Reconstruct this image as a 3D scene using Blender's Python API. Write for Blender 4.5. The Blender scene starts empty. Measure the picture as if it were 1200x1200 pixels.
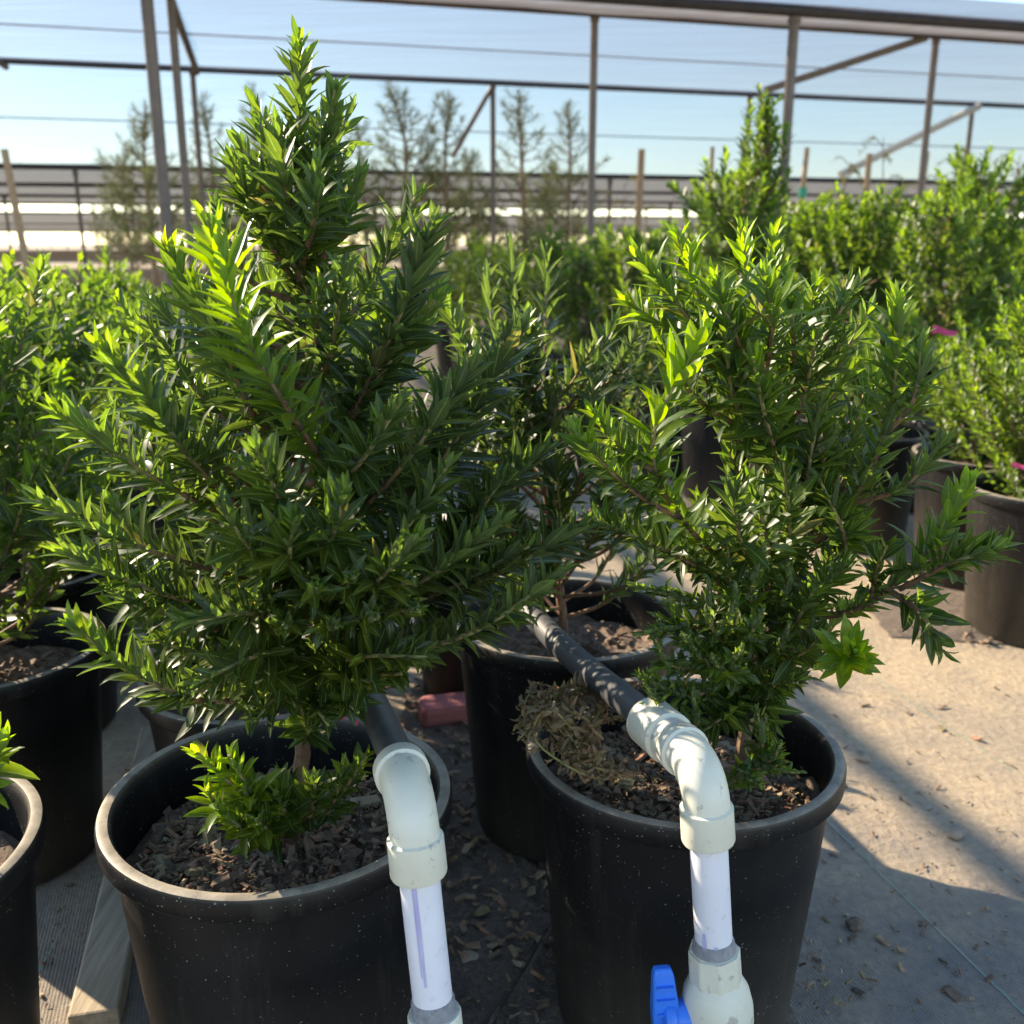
import bpy, math, random
import numpy as np
from mathutils import Vector

sc = bpy.context.scene
COL = sc.collection
R = math.radians
PITCH = R(15.2); FPX = 1160.0; CAMZ = 1.09
CP, SP = math.cos(PITCH), math.sin(PITCH)

# ------------------------------------------------------------------ placing helpers
def ray(px, py):
    x = (px - 600) / FPX; y = (600 - py) / FPX
    return x, CP + y * SP, -SP + y * CP
def P(px, py, Y):
    """world point seen at photo pixel (px,py) at forward distance Y"""
    x, f, u = ray(px, py); t = Y / f
    return np.array((x * t, Y, CAMZ + u * t))
def G(px, py, z=0.0):
    """ground point under photo pixel"""
    x, f, u = ray(px, py); t = (z - CAMZ) / u
    return np.array((x * t, f * t, z))
AX = np.array((-.272, .962, 0.0))        # rows and shade roof run this way
BX = np.array((.962, .272, 0.0))

# ------------------------------------------------------------------ object helpers
def tag(o, label, cat, group=None, kind=None):
    if label: o['label'] = label
    if cat: o['category'] = cat
    if group: o['group'] = group
    if kind: o['kind'] = kind
    return o
def empty(name, loc, label=None, cat=None, group=None, rz=0):
    o = bpy.data.objects.new(name, None); COL.objects.link(o)
    o.location = loc; o.rotation_euler = (0, 0, rz); o.empty_display_size = .1
    return tag(o, label, cat, group)
def link_mesh(name, me, mat, parent=None, loc=None):
    o = bpy.data.objects.new(name, me); COL.objects.link(o)
    if mat is not None:
        me.materials.clear(); me.materials.append(mat)
    if parent is not None: o.parent = parent
    if loc is not None: o.location = loc
    return o
class MB:
    def __init__(s): s.v = []; s.f = []; s.n = 0
    def add(s, v, f):
        v = np.asarray(v, float); s.v.append(v)
        s.f += [tuple(i + s.n for i in q) for q in f]; s.n += len(v)
    def tube(s, pts, rad, seg=10, caps=True):
        pts = [np.asarray(p, float) for p in pts]; n = len(pts)
        if np.isscalar(rad): rad = [rad] * n
        V = []; F = []
        T0 = None; N = None
        for i in range(n):
            a = pts[max(i - 1, 0)]; b = pts[min(i + 1, n - 1)]
            T = b - a; L = np.linalg.norm(T); T = T / L if L > 1e-9 else (T0 if T0 is not None else np.array((0, 0, 1.)))
            if N is None:
                h = np.array((0, 0, 1.)) if abs(T[2]) < .9 else np.array((1., 0, 0))
                N = np.cross(T, h)
            N = N - T * N.dot(T); N /= np.linalg.norm(N); B = np.cross(T, N); T0 = T
            for k in range(seg):
                a_ = 2 * math.pi * k / seg
                V.append(pts[i] + rad[i] * (math.cos(a_) * N + math.sin(a_) * B))
        for i in range(n - 1):
            for k in range(seg):
                k2 = (k + 1) % seg
                F.append((i * seg + k, i * seg + k2, (i + 1) * seg + k2, (i + 1) * seg + k))
        if caps:
            F.append(tuple(range(seg))[::-1]); F.append(tuple((n - 1) * seg + k for k in range(seg)))
        s.add(V, F)
    def lathe(s, prof, seg=48, center=(0, 0, 0)):
        V = []; F = []; m = len(prof)
        for k in range(seg):
            a = 2 * math.pi * k / seg; c, sn = math.cos(a), math.sin(a)
            for r, z in prof: V.append((center[0] + r * c, center[1] + r * sn, center[2] + z))
        for k in range(seg):
            k2 = (k + 1) % seg
            for j in range(m - 1):
                F.append((k * m + j, k2 * m + j, k2 * m + j + 1, k * m + j + 1))
        s.add(V, F)
    def box(s, c, h, ax=None, ay=None, az=None):
        c = np.asarray(c, float)
        ax = np.array((1., 0, 0)) if ax is None else np.asarray(ax); ay = np.array((0, 1., 0)) if ay is None else np.asarray(ay)
        az = np.cross(ax, ay) if az is None else np.asarray(az)
        V = [c + i * h[0] * ax + j * h[1] * ay + k * h[2] * az for i in (-1, 1) for j in (-1, 1) for k in (-1, 1)]
        s.add(V, [(0, 1, 3, 2), (4, 6, 7, 5), (0, 4, 5, 1), (2, 3, 7, 6), (0, 2, 6, 4), (1, 5, 7, 3)])
    def build(s, name, mat, parent=None, smooth=True, bevel=0, loc=None):
        me = s.mesh(name, smooth)
        o = link_mesh(name, me, mat, parent, loc)
        if bevel:
            m = o.modifiers.new('b', 'BEVEL'); m.width = bevel; m.segments = 2; m.limit_method = 'ANGLE'; m.angle_limit = R(40)
        return o
    def mesh(s, name, smooth=True):
        me = bpy.data.meshes.new(name)
        me.from_pydata(np.concatenate(s.v).tolist(), [], s.f); me.update()
        if smooth:
            me.polygons.foreach_set('use_smooth', [True] * len(me.polygons))
            try: me.set_sharp_from_angle(angle=R(40))
            except Exception: pass
        return me

def catmull(pts, n):
    pts = np.asarray(pts, float)
    if len(pts) == 2:
        t = np.linspace(0, 1, n)[:, None]; return pts[0] * (1 - t) + pts[1] * t
    Q = np.vstack([2 * pts[0] - pts[1], pts, 2 * pts[-1] - pts[-2]])
    out = []; m = len(pts) - 1
    for i in range(n):
        u = i / (n - 1) * m; k = min(int(u), m - 1); t = u - k
        p0, p1, p2, p3 = Q[k], Q[k + 1], Q[k + 2], Q[k + 3]
        out.append(.5 * ((2 * p1) + (p2 - p0) * t + (2 * p0 - 5 * p1 + 4 * p2 - p3) * t * t + (3 * p1 - p0 - 3 * p2 + p3) * t ** 3))
    return np.array(out)
def resample(pts, ds):
    d = np.r_[0, np.cumsum(np.linalg.norm(np.diff(pts, axis=0), axis=1))]
    n = max(3, int(d[-1] / ds) + 1); s = np.linspace(0, d[-1], n)
    return np.stack([np.interp(s, d, pts[:, k]) for k in range(3)], 1), s, d[-1]

# ------------------------------------------------------------------ materials
def new_mat(name):
    m = bpy.data.materials.new(name); m.use_nodes = True
    nt = m.node_tree; return m, nt.nodes, nt.links, nt.nodes['Principled BSDF']
def ramp(N, L, src, stops):
    r = N.new('ShaderNodeValToRGB'); e = r.color_ramp.elements
    e[0].position, e[0].color = stops[0][0], (*stops[0][1], 1); e[1].position, e[1].color = stops[-1][0], (*stops[-1][1], 1)
    for p, c in stops[1:-1]:
        q = e.new(p); q.color = (*c, 1)
    L.new(src, r.inputs[0]); return r.outputs[0]
def noise(N, L, scale, detail=4, rough=.55, coord='Object', vec=None):
    n = N.new('ShaderNodeTexNoise'); n.inputs['Scale'].default_value = scale; n.inputs['Detail'].default_value = detail
    n.inputs['Roughness'].default_value = rough
    if vec is None:
        tc = N.new('ShaderNodeTexCoord'); vec = tc.outputs[coord]
    L.new(vec, n.inputs['Vector']); return n.outputs['Fac']
def mixc(N, L, fac, a, b, mode='MIX'):
    m = N.new('ShaderNodeMix'); m.data_type = 'RGBA'; m.blend_type = mode
    for s, v in ((m.inputs[0], fac), (m.inputs[6], a), (m.inputs[7], b)):
        if isinstance(v, (int, float)): s.default_value = v
        elif isinstance(v, tuple): s.default_value = (*v, 1)
        else: L.new(v, s)
    return m.outputs[2]
def math_n(N, L, op, a, b=None):
    m = N.new('ShaderNodeMath'); m.operation = op
    for s, v in ((m.inputs[0], a), (m.inputs[1], b)):
        if v is None: continue
        if isinstance(v, (int, float)): s.default_value = v
        else: L.new(v, s)
    return m.outputs[0]
def bump(N, L, h, bs, strength=.4, dist=.01):
    b = N.new('ShaderNodeBump'); b.inputs['Strength'].default_value = strength; b.inputs['Distance'].default_value = dist
    L.new(h, b.inputs['Height']); L.new(b.outputs[0], bs.inputs['Normal']); return b
def simple(name, col, rough=.6, col2=None, scale=8, bumpk=0, metallic=0, coord='Object', spec=.5):
    m, N, L, b = new_mat(name); b.inputs['Roughness'].default_value = rough; b.inputs['Metallic'].default_value = metallic
    b.inputs['Specular IOR Level'].default_value = spec
    f = noise(N, L, scale, 5, .6, coord)
    c = ramp(N, L, f, [(.3, col), (.7, col2 or tuple(x * .75 for x in col))]); L.new(c, b.inputs['Base Color'])
    if bumpk: bump(N, L, f, b, bumpk, .01)
    return m

def leaf_material(name, old, mid, young, under, trans_gain=1.0, trans=.42, rough=.41, veins=True):
    m, N, L, b = new_mat(name)
    at = N.new('ShaderNodeAttribute'); at.attribute_name = 'tint'
    sep = N.new('ShaderNodeSeparateColor'); L.new(at.outputs['Color'], sep.inputs[0])
    age, rnd, u = sep.outputs[0], sep.outputs[1], sep.outputs[2]
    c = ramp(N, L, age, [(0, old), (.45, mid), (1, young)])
    hs = N.new('ShaderNodeHueSaturation'); L.new(c, hs.inputs['Color'])
    L.new(math_n(N, L, 'MULTIPLY_ADD', rnd, .5), hs.inputs['Value'])
    hs.inputs['Value'].links[0].from_node.inputs[2].default_value = .75
    L.new(math_n(N, L, 'MULTIPLY_ADD', rnd, -.03), hs.inputs['Hue'])
    hs.inputs['Hue'].links[0].from_node.inputs[2].default_value = .515
    old_ = ramp(N, L, rnd, [(.98, (0, 0, 0)), (.99, (.7, .7, .7))])
    col = mixc(N, L, old_, hs.outputs[0], (.13, .11, .03))
    sp_ = noise(N, L, 55, 4, .7); spm = ramp(N, L, sp_, [(.35, (.72, .72, .72)), (.65, (1.2, 1.2, 1.2))])
    col = mixc(N, L, .8, col, spm, 'MULTIPLY')
    if veins:
        # pale midrib
        d = math_n(N, L, 'ABSOLUTE', math_n(N, L, 'SUBTRACT', u, .5))
        rib = math_n(N, L, 'LESS_THAN', d, .05)
        ribc = mixc(N, L, .7, col, (.16, .24, .07))
        col = mixc(N, L, rib, col, ribc)
    geo = N.new('ShaderNodeNewGeometry')
    front = col
    back = mixc(N, L, .55, col, under)
    cc = mixc(N, L, geo.outputs['Backfacing'], front, back)
    L.new(cc, b.inputs['Base Color']); b.inputs['Roughness'].default_value = rough; b.inputs['Specular IOR Level'].default_value = .5
    rv = math_n(N, L, 'MULTIPLY_ADD', geo.outputs['Backfacing'], .25); rv.node.inputs[2].default_value = rough; L.new(rv, b.inputs['Roughness'])
    tr = N.new('ShaderNodeBsdfTranslucent')
    hs2 = N.new('ShaderNodeHueSaturation'); hs2.inputs['Saturation'].default_value = 1.12; hs2.inputs['Value'].default_value = 2.5 * trans_gain; hs2.inputs['Hue'].default_value = .484
    L.new(col, hs2.inputs['Color']); L.new(hs2.outputs[0], tr.inputs['Color'])
    mx = N.new('ShaderNodeMixShader'); mx.inputs[0].default_value = trans
    L.new(b.outputs[0], mx.inputs[1]); L.new(tr.outputs[0], mx.inputs[2])
    out = N['Material Output']; L.new(mx.outputs[0], out.inputs['Surface'])
    return m

M = {}
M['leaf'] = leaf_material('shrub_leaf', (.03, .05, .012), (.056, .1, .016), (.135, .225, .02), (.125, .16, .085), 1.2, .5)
M['needle'] = leaf_material('pine_needle', (.075, .098, .04), (.115, .145, .06), (.19, .21, .095), (.09, .11, .06), 1.0, .3, .5, False)
M['dry'] = leaf_material('dry_leaf', (.11, .075, .036), (.2, .135, .068), (.3, .21, .11), (.24, .18, .1), .6, .25, .6, False)
M['sap'] = leaf_material('sapling_leaf', (.1, .13, .05), (.2, .19, .06), (.32, .25, .08), (.2, .2, .1), .8, .4, .5, False)

def stem_material():
    m, N, L, b = new_mat('shrub_stem'); b.inputs['Roughness'].default_value = .75
    at = N.new('ShaderNodeAttribute'); at.attribute_name = 'tint'
    sep = N.new('ShaderNodeSeparateColor'); L.new(at.outputs['Color'], sep.inputs[0])
    f = noise(N, L, 90, 4)
    w = ramp(N, L, f, [(.3, (.11, .06, .035)), (.7, (.25, .14, .08))])
    g = ramp(N, L, f, [(.3, (.2, .2, .06)), (.7, (.3, .27, .1))])
    L.new(mixc(N, L, sep.outputs[0], w, g), b.inputs['Base Color']); bump(N, L, f, b, .5, .004)
    return m
M['stem'] = stem_material()
def pot_material():
    m, N, L, b = new_mat('black_plastic')
    tc = N.new('ShaderNodeTexCoord'); 
    oi = N.new('ShaderNodeObjectInfo')
    f = noise(N, L, 6, 5, .6)
    base = ramp(N, L, f, [(.35, (.006, .006, .0065)), (.75, (.015, .0145, .0145))])
    v = N.new('ShaderNodeTexVoronoi'); v.inputs['Scale'].default_value = 210; L.new(tc.outputs['Object'], v.inputs['Vector'])
    big = noise(N, L, 5, 4, .7)
    vs = N.new('ShaderNodeSeparateColor'); L.new(v.outputs['Color'], vs.inputs[0])
    thr = math_n(N, L, 'MULTIPLY', math_n(N, L, 'SUBTRACT', big, .28), math_n(N, L, 'POWER', vs.outputs[0], 3.0))
    nd = N.new('ShaderNodeTexNoise'); nd.inputs['Scale'].default_value = 120; L.new(tc.outputs['Object'], nd.inputs['Vector'])
    vm = N.new('ShaderNodeVectorMath'); vm.operation = 'MULTIPLY_ADD'; L.new(nd.outputs['Color'], vm.inputs[0]); vm.inputs[1].default_value = (.007, .007, .007); L.new(tc.outputs['Object'], vm.inputs[2]); L.new(vm.outputs[0], v.inputs['Vector'])
    sp = math_n(N, L, 'LESS_THAN', v.outputs['Distance'], thr)
    L_ = math_n(N, L, 'MULTIPLY', sp, .55)
    c = mixc(N, L, L_, base, (.34, .32, .29))
    # dust settling on upward facing faces and towards the foot
    geo = N.new('ShaderNodeNewGeometry'); sx = N.new('ShaderNodeSeparateXYZ'); L.new(geo.outputs['Normal'], sx.inputs[0])
    up = ramp(N, L, sx.outputs[2], [(.25, (0, 0, 0)), (.9, (1, 1, 1))])
    d = noise(N, L, 40, 6, .7)
    dd = math_n(N, L, 'MULTIPLY', up, math_n(N, L, 'MULTIPLY', d, 1.25))
    c = mixc(N, L, dd, c, (.4, .34, .26))
    st = noise(N, L, 9, 6, .65)
    so = N.new('ShaderNodeSeparateXYZ'); L.new(tc.outputs['Object'], so.inputs[0])
    low = ramp(N, L, so.outputs[2], [(0, (1, 1, 1)), (.3, (0, 0, 0))])
    fd = math_n(N, L, 'MULTIPLY', math_n(N, L, 'MULTIPLY', low, .35), st)
    c = mixc(N, L, fd, c, (.25, .2, .15))
    mp = N.new('ShaderNodeMapping'); mp.inputs['Scale'].default_value = (26, 26, 2.2); L.new(tc.outputs['Object'], mp.inputs[0])
    sk = noise(N, L, 1.0, 5, .7, vec=mp.outputs[0]); skr = ramp(N, L, sk, [(.52, (0, 0, 0)), (.85, (.12, .12, .12))])
    c = mixc(N, L, skr, c, (.26, .22, .17))
    L.new(c, b.inputs['Base Color'])
    b.inputs['Roughness'].default_value = .46; b.inputs['Specular IOR Level'].default_value = .25; bump(N, L, d, b, .08, .003)
    return m
M['pot'] = pot_material()
M['soil'] = simple('potting_soil', (.05, .035, .024), .95, (.14, .095, .06), 60, .9)
def chip_material():
    m, N, L, b = new_mat('bark_chip'); b.inputs['Roughness'].default_value = .9
    at = N.new('ShaderNodeAttribute'); at.attribute_name = 'tint'
    sep = N.new('ShaderNodeSeparateColor'); L.new(at.outputs['Color'], sep.inputs[0])
    c = ramp(N, L, sep.outputs[0], [(0, (.06, .036, .022)), (.35, (.16, .092, .05)), (.6, (.32, .2, .11)), (.78, (.28, .115, .055)), (.9, (.17, .16, .06)), (1, (.5, .38, .24))])
    f = noise(N, L, 70, 4); c2 = mixc(N, L, .35, c, ramp(N, L, f, [(.3, (.03, .02, .015)), (.7, (.3, .24, .18))]))
    L.new(c2, b.inputs['Base Color']); bump(N, L, f, b, .5, .004); return m
M['chip'] = chip_material()
def pvc(name, c1, c2, marks):
    m, N, L, b = new_mat(name); b.inputs['Roughness'].default_value = .46
    f = noise(N, L, 18, 5); c = ramp(N, L, f, [(.3, c1), (.75, c2)])
    g = noise(N, L, 60, 3, .7); s = ramp(N, L, g, [(.6, (0, 0, 0)), (.68, (1, 1, 1))])
    c = mixc(N, L, math_n(N, L, 'MULTIPLY', s, marks), c, (.25, .22, .2))
    L.new(c, b.inputs['Base Color']); return m
M['pvc_fit'] = pvc('pvc_fitting', (.7, .68, .57), (.6, .575, .46), .55)
M['pvc_pipe'] = pvc('pvc_white', (.74, .73, .78), (.66, .65, .71), .2)
M['purple'] = simple('primer_stain', (.36, .34, .62), .5, (.5, .48, .7), 30)
M['primer'] = simple('grey_cement', (.3, .3, .31), .7, (.18, .18, .19), 120, .5)
M['poly'] = simple('poly_pipe', (.045, .047, .052), .5, (.085, .085, .088), 20)
M['blue'] = simple('blue_plastic', (.02, .2, .82), .35, (.015, .17, .7), 20)
M['steel'] = simple('rusty_steel', (.11, .085, .072), .65, (.17, .125, .1), 12, .1)
M['beam'] = simple('dark_beam', (.035, .03, .032), .6, (.06, .05, .05), 8)
M['galv'] = simple('galvanised', (.42, .41, .38), .45, (.55, .53, .48), 10)
M['wood'] = simple('stake_wood', (.3, .2, .12), .85, (.42, .3, .19), 25, .3)
M['board'] = None
M['bark'] = simple('pine_bark', (.22, .14, .09), .9, (.32, .22, .14), 25, .4)
M['pink'] = simple('pink_plastic', (.75, .05, .16), .45, (.65, .05, .16), 15)
M['brick'] = simple('pink_slab', (.42, .13, .13), .85, (.34, .12, .11), 25, .3)
M['cream'] = simple('cream_cover', (.75, .7, .58), .8, (.68, .62, .5), 3)
M['stone'] = simple('field_stone', (.36, .27, .19), .9, (.24, .18, .13), 40, .4)
M['tagc'] = simple('green_tie', (.02, .35, .22), .5, (.02, .3, .2), 10)

def cloth_material(name, dens, diff, streak=(1, 40, 1), trans=(.5, .5, .52)):
    m, N, L, b = new_mat(name)
    tc = N.new('ShaderNodeTexCoord'); mp = N.new('ShaderNodeMapping'); mp.inputs['Scale'].default_value = streak
    mp.inputs['Rotation'].default_value = (0, 0, R(-15.8)); L.new(tc.outputs['Object'], mp.inputs[0])
    f = noise(N, L, .6, 4, .6, vec=mp.outputs[0])
    d = N.new('ShaderNodeBsdfDiffuse'); d.inputs[0].default_value = (*diff, 1)
    t = N.new('ShaderNodeBsdfTranslucent'); t.inputs[0].default_value = (*trans, 1)
    a = N.new('ShaderNodeMixShader'); a.inputs[0].default_value = .5; L.new(d.outputs[0], a.inputs[1]); L.new(t.outputs[0], a.inputs[2])
    tp = N.new('ShaderNodeBsdfTransparent')
    x = N.new('ShaderNodeMixShader')
    fac = math_n(N, L, 'MULTIPLY_ADD', f, .25); fac.node.inputs[2].default_value = dens - .125
    L.new(fac, x.inputs[0]); L.new(tp.outputs[0], x.inputs[1]); L.new(a.outputs[0], x.inputs[2])
    L.new(x.outputs[0], N['Material Output'].inputs['Surface']); return m
M['cloth'] = cloth_material('shade_cloth', .72, (.075, .075, .088), trans=(.15, .15, .175))
M['cloth_thin'] = cloth_material('shade_cloth_sheer', .7, (.06, .08, .105), trans=(.11, .15, .2))
M['cloth_far'] = cloth_material('shade_cloth_dense', .97, (.09, .08, .078), trans=(.2, .185, .18))

# ground: dusty woven weed barrier
def ground_material():
    m, N, L, b = new_mat('dusty_ground'); b.inputs['Roughness'].default_value = .92; b.inputs['Specular IOR Level'].default_value = .25
    tc = N.new('ShaderNodeTexCoord'); vec = tc.outputs['Object']
    n1 = noise(N, L, 1.3, 6, .6, vec=vec); n2 = noise(N, L, 7, 6, .65, vec=vec); n3 = noise(N, L, 60, 4, .6, vec=vec)
    mp = N.new('ShaderNodeMapping'); mp.inputs['Rotation'].default_value = (0, 0, R(-15.8)); L.new(vec, mp.inputs[0])
    w1 = N.new('ShaderNodeTexWave'); w1.bands_direction = 'X'; w1.inputs['Scale'].default_value = 60; L.new(mp.outputs[0], w1.inputs[0])
    w2 = N.new('ShaderNodeTexWave'); w2.bands_direction = 'Y'; w2.inputs['Scale'].default_value = 95; L.new(mp.outputs[0], w2.inputs[0])
    wv = math_n(N, L, 'MULTIPLY', w1.outputs['Fac'], w2.outputs['Fac'])
    fab = mixc(N, L, wv, (.06, .062, .07), (.26, .26, .265))
    dust = ramp(N, L, n3, [(.3, (.33, .245, .15)), (.7, (.5, .385, .25))])
    s = math_n(N, L, 'ADD', math_n(N, L, 'MULTIPLY', n1, .6), math_n(N, L, 'MULTIPLY', n2, .5))
    fac = ramp(N, L, s, [(.38, (.12, .12, .12)), (.66, (.9, .9, .9))])
    wk = math_n(N, L, 'MULTIPLY', wv, .3)
    sg = N.new('ShaderNodeSeparateXYZ'); L.new(vec, sg.inputs[0])
    yy = math_n(N, L, 'ADD', sg.outputs[1], math_n(N, L, 'MULTIPLY', n1, 1.1))
    far_ = ramp(N, L, math_n(N, L, 'MULTIPLY', yy, .2), [(.36, (0, 0, 0)), (.56, (.28, .28, .28))])
    fac2 = math_n(N, L, 'SUBTRACT', math_n(N, L, 'ADD', math_n(N, L, 'MULTIPLY', fac, .85), far_), wk); fac2.node.use_clamp = True
    c = mixc(N, L, fac2, fab, dust)
    L.new(c, b.inputs['Base Color'])
    h = math_n(N, L, 'ADD', math_n(N, L, 'MULTIPLY', wv, .25), math_n(N, L, 'ADD', n3, n2))
    bump(N, L, math_n(N, L, 'ADD', h, math_n(N, L, 'MULTIPLY', n1, 2.5)), b, .6, .01); return m
M['ground'] = ground_material()
def dirt_material():
    m, N, L, b = new_mat('mulchy_dirt'); b.inputs['Roughness'].default_value = .95
    f = noise(N, L, 9, 6, .65); g = noise(N, L, 90, 5, .7)
    c = ramp(N, L, f, [(.3, (.075, .054, .04)), (.6, (.15, .11, .08)), (.8, (.24, .18, .13))])
    c = mixc(N, L, .5, c, ramp(N, L, g, [(.3, (.05, .035, .025)), (.7, (.27, .21, .16))]))
    L.new(c, b.inputs['Base Color']); bump(N, L, g, b, .9, .01); return m
M['dirt'] = dirt_material()
def board_material():
    m, N, L, b = new_mat('weathered_board'); b.inputs['Roughness'].default_value = .85
    tc = N.new('ShaderNodeTexCoord'); mp = N.new('ShaderNodeMapping'); mp.inputs['Rotation'].default_value = (0, 0, R(-15.8)); mp.inputs['Scale'].default_value = (40, 2.5, 40); L.new(tc.outputs['Object'], mp.inputs[0])
    f = noise(N, L, 1.5, 6, .6, vec=mp.outputs[0])
    c = ramp(N, L, f, [(.3, (.2, .15, .1)), (.55, (.36, .29, .2)), (.75, (.45, .38, .28))]); L.new(c, b.inputs['Base Color']); bump(N, L, f, b, .5, .004); return m
M['board'] = board_material()

# ------------------------------------------------------------------ leaves
ST_HI = (np.array((0, .12, .32, .58, .82, 1.)), np.array((.16, .6, .95, .9, .48, .03)))
ST_MD = (np.array((0, .3, .68, 1.)), np.array((.2, .95, .75, .03)))
ST_LO = (np.array((0, .4, 1.)), np.array((.3, 1., .05)))

class Shrub:
    """collects the leaves and stems of one plant"""
    def __init__(s, seed, stations=ST_HI):
        s.rng = np.random.default_rng(seed); s.st = stations
        s.V = []; s.F = []; s.C = []; s.n = 0
        s.stem = MB(); s.stem_age = []
    def leaves(s, p, d, n, L, W, curl, fold, age, rnd, twist=0):
        t, wp = s.st; m = len(t); N_ = len(p)
        side = np.cross(d, n); side /= np.linalg.norm(side, axis=1)[:, None] + 1e-9
        ang = -(curl[:, None] * t[None, :] ** 1.4)           # recurve away from adaxial side
        dirs = np.cos(ang)[:, :, None] * d[:, None, :] + np.sin(ang)[:, :, None] * n[:, None, :]
        nor = -np.sin(ang)[:, :, None] * d[:, None, :] + np.cos(ang)[:, :, None] * n[:, None, :]
        dt = np.diff(t)
        cen = np.zeros((N_, m, 3)); acc = np.zeros((N_, 3))
        for k in range(1, m):
            acc = acc + (dirs[:, k] + dirs[:, k - 1]) * .5 * dt[k - 1] * L[:, None]; cen[:, k] = acc
        cen += p[:, None, :]
        w = (W[:, None] * wp[None, :] * .5)[:, :, None]
        cf = np.cos(fold)[:, None, None]; sf = np.sin(fold)[:, None, None]
        sd = side[:, None, :]
        Lf = cen - sd * w * cf + nor * w * sf; Rt = cen + sd * w * cf + nor * w * sf
        V = np.stack([Lf, cen, Rt], 2).reshape(N_, m * 3, 3)
        f = []
        for k in range(m - 1):
            a = k * 3; b_ = a + 3
            f += [(a, a + 1, b_ + 1, b_), (a + 1, a + 2, b_ + 2, b_ + 1)]
        f = np.array(f)
        F = (f[None] + (np.arange(N_) * m * 3)[:, None, None]).reshape(-1, 4) + s.n
        u = np.tile(np.array((0, .5, 1.)), m)
        C = np.zeros((N_, m * 3, 4)); C[:, :, 0] = age[:, None]; C[:, :, 1] = rnd[:, None]; C[:, :, 2] = u[None]; C[:, :, 3] = 1
        s.V.append(V.reshape(-1, 3)); s.F.append(F); s.C.append(C.reshape(-1, 4)); s.n += N_ * m * 3
    ls = 1.0
    def shoot(s, pts, start=.3, L=.055, W=.0135, sp=.0042, age=.75, curl=.4, spread=(18, 54), r0=.004, r1=.0018, base_age=.12, woody=.5, sub=24, messy=.15, fall=.06):
        rng = s.rng; L = L * s.ls; W = W * (s.ls * .97); sp = sp * s.ls ** 2.2
        c = catmull(pts, sub); q, ss, tot = resample(c, .01)
        n = len(q)
        rad = np.linspace(r0, r1, n)
        s.stem.tube(q, list(rad), 6, caps=True)
        ag = np.clip((np.linspace(0, 1, n) - woody) / .4, 0, 1)
        s.stem_age.append(np.repeat(ag, 6))
        a = tot * start
        if tot - a < .01: return
        k = max(4, int((tot - a) / sp))
        s_ = np.linspace(a, tot - .001, k) + rng.normal(0, sp * .3, k); s_ = np.clip(s_, 0, tot)
        pos = np.stack([np.interp(s_, ss, q[:, j]) for j in range(3)], 1)
        tg = np.gradient(q, axis=0); tg /= np.linalg.norm(tg, axis=1)[:, None]
        T = np.stack([np.interp(s_, ss, tg[:, j]) for j in range(3)], 1); T /= np.linalg.norm(T, axis=1)[:, None]
        h = np.where(np.abs(T[:, 2:3]) < .93, np.array((0, 0, 1.)), np.array((1., 0, 0)))
        A = np.cross(T, h); A /= np.linalg.norm(A, axis=1)[:, None]; B = np.cross(T, A)
        u = tot - s_
        az = np.arange(k) * 2.39996 + rng.normal(0, .35, k)
        r = np.cos(az)[:, None] * A + np.sin(az)[:, None] * B
        g = np.clip(u / .09, 0, 1)
        an = np.radians(spread[0] + (spread[1] - spread[0]) * g ** .7 + rng.normal(0, 9, k))
        d = np.cos(an)[:, None] * T + np.sin(an)[:, None] * r + rng.normal(0, messy, (k, 3)) * .75
        d[:, 2] += .24; d /= np.linalg.norm(d, axis=1)[:, None]
        nn = np.cos(an)[:, None] * (-r) + np.sin(an)[:, None] * T + rng.normal(0, messy, (k, 3)); nn[:, 2] += .25
        nn -= d * (nn * d).sum(1)[:, None]; nn /= np.linalg.norm(nn, axis=1)[:, None]
        size = np.clip(.42 + u / .05 * .58, .3, 1) * rng.uniform(.62, 1.22, k)
        ff = np.clip((s_ - a) / (.25 * (tot - a) + 1e-6), 0, 1); size *= .65 + .35 * ff
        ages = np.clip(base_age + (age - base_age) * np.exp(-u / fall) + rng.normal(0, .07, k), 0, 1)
        s.leaves(pos + r * .002, d, nn, L * size, W * 1.18 * size ** .8 * rng.uniform(.85, 1.15, k), curl * rng.uniform(-.8, 2.0, k), np.full(k, .38) + rng.normal(0, .12, k), ages, rng.random(k))
    def stemonly(s, pts, r0, r1, green=0.0, seg=8):
        q, ss, tot = resample(catmull(pts, 30), .02)
        q = q + s.rng.normal(0, r0 * .06, q.shape)
        s.stem.tube(q, list(np.linspace(r0, r1, len(q))), seg); s.stem_age.append(np.repeat(np.full(len(q), green), seg))
    def fill(s, trunk, n, prof, h0=.12, h1=.97, rise=.6, L=.05, W=.013, sp=.006, age=.7, jitter=.25, start=.3, center=None, **kw):
        """shoots leaving the trunk all round, reaching out to the radius profile and bending upward"""
        rng = s.rng; tr = catmull(trunk, 60); 
        for i in range(n):
            h = h0 + (h1 - h0) * ((i + rng.random()) / n)
            az = i * 2.39996 + rng.normal(0, .5)
            k = h * 59; b_ = tr[int(k)]
            rad = prof(h) * rng.uniform(1 - jitter * 2, 1 + jitter * .5)
            o = np.array((math.cos(az), math.sin(az), 0))
            up = rad * rise * rng.uniform(.6, 1.5) + .05
            b0 = tr[max(0, int(k - 59 * .06))]
            p1 = b0 + o * rad * .55 + np.array((0, 0, up * .28)); p2 = b0 + o * rad + np.array((0, 0, up)) + rng.normal(0, .015, 3)
            s.shoot([b0, p1, p2], start, L * rng.uniform(.85, 1.15), W, sp, age * rng.uniform(.5, 1.2), **kw)
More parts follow.
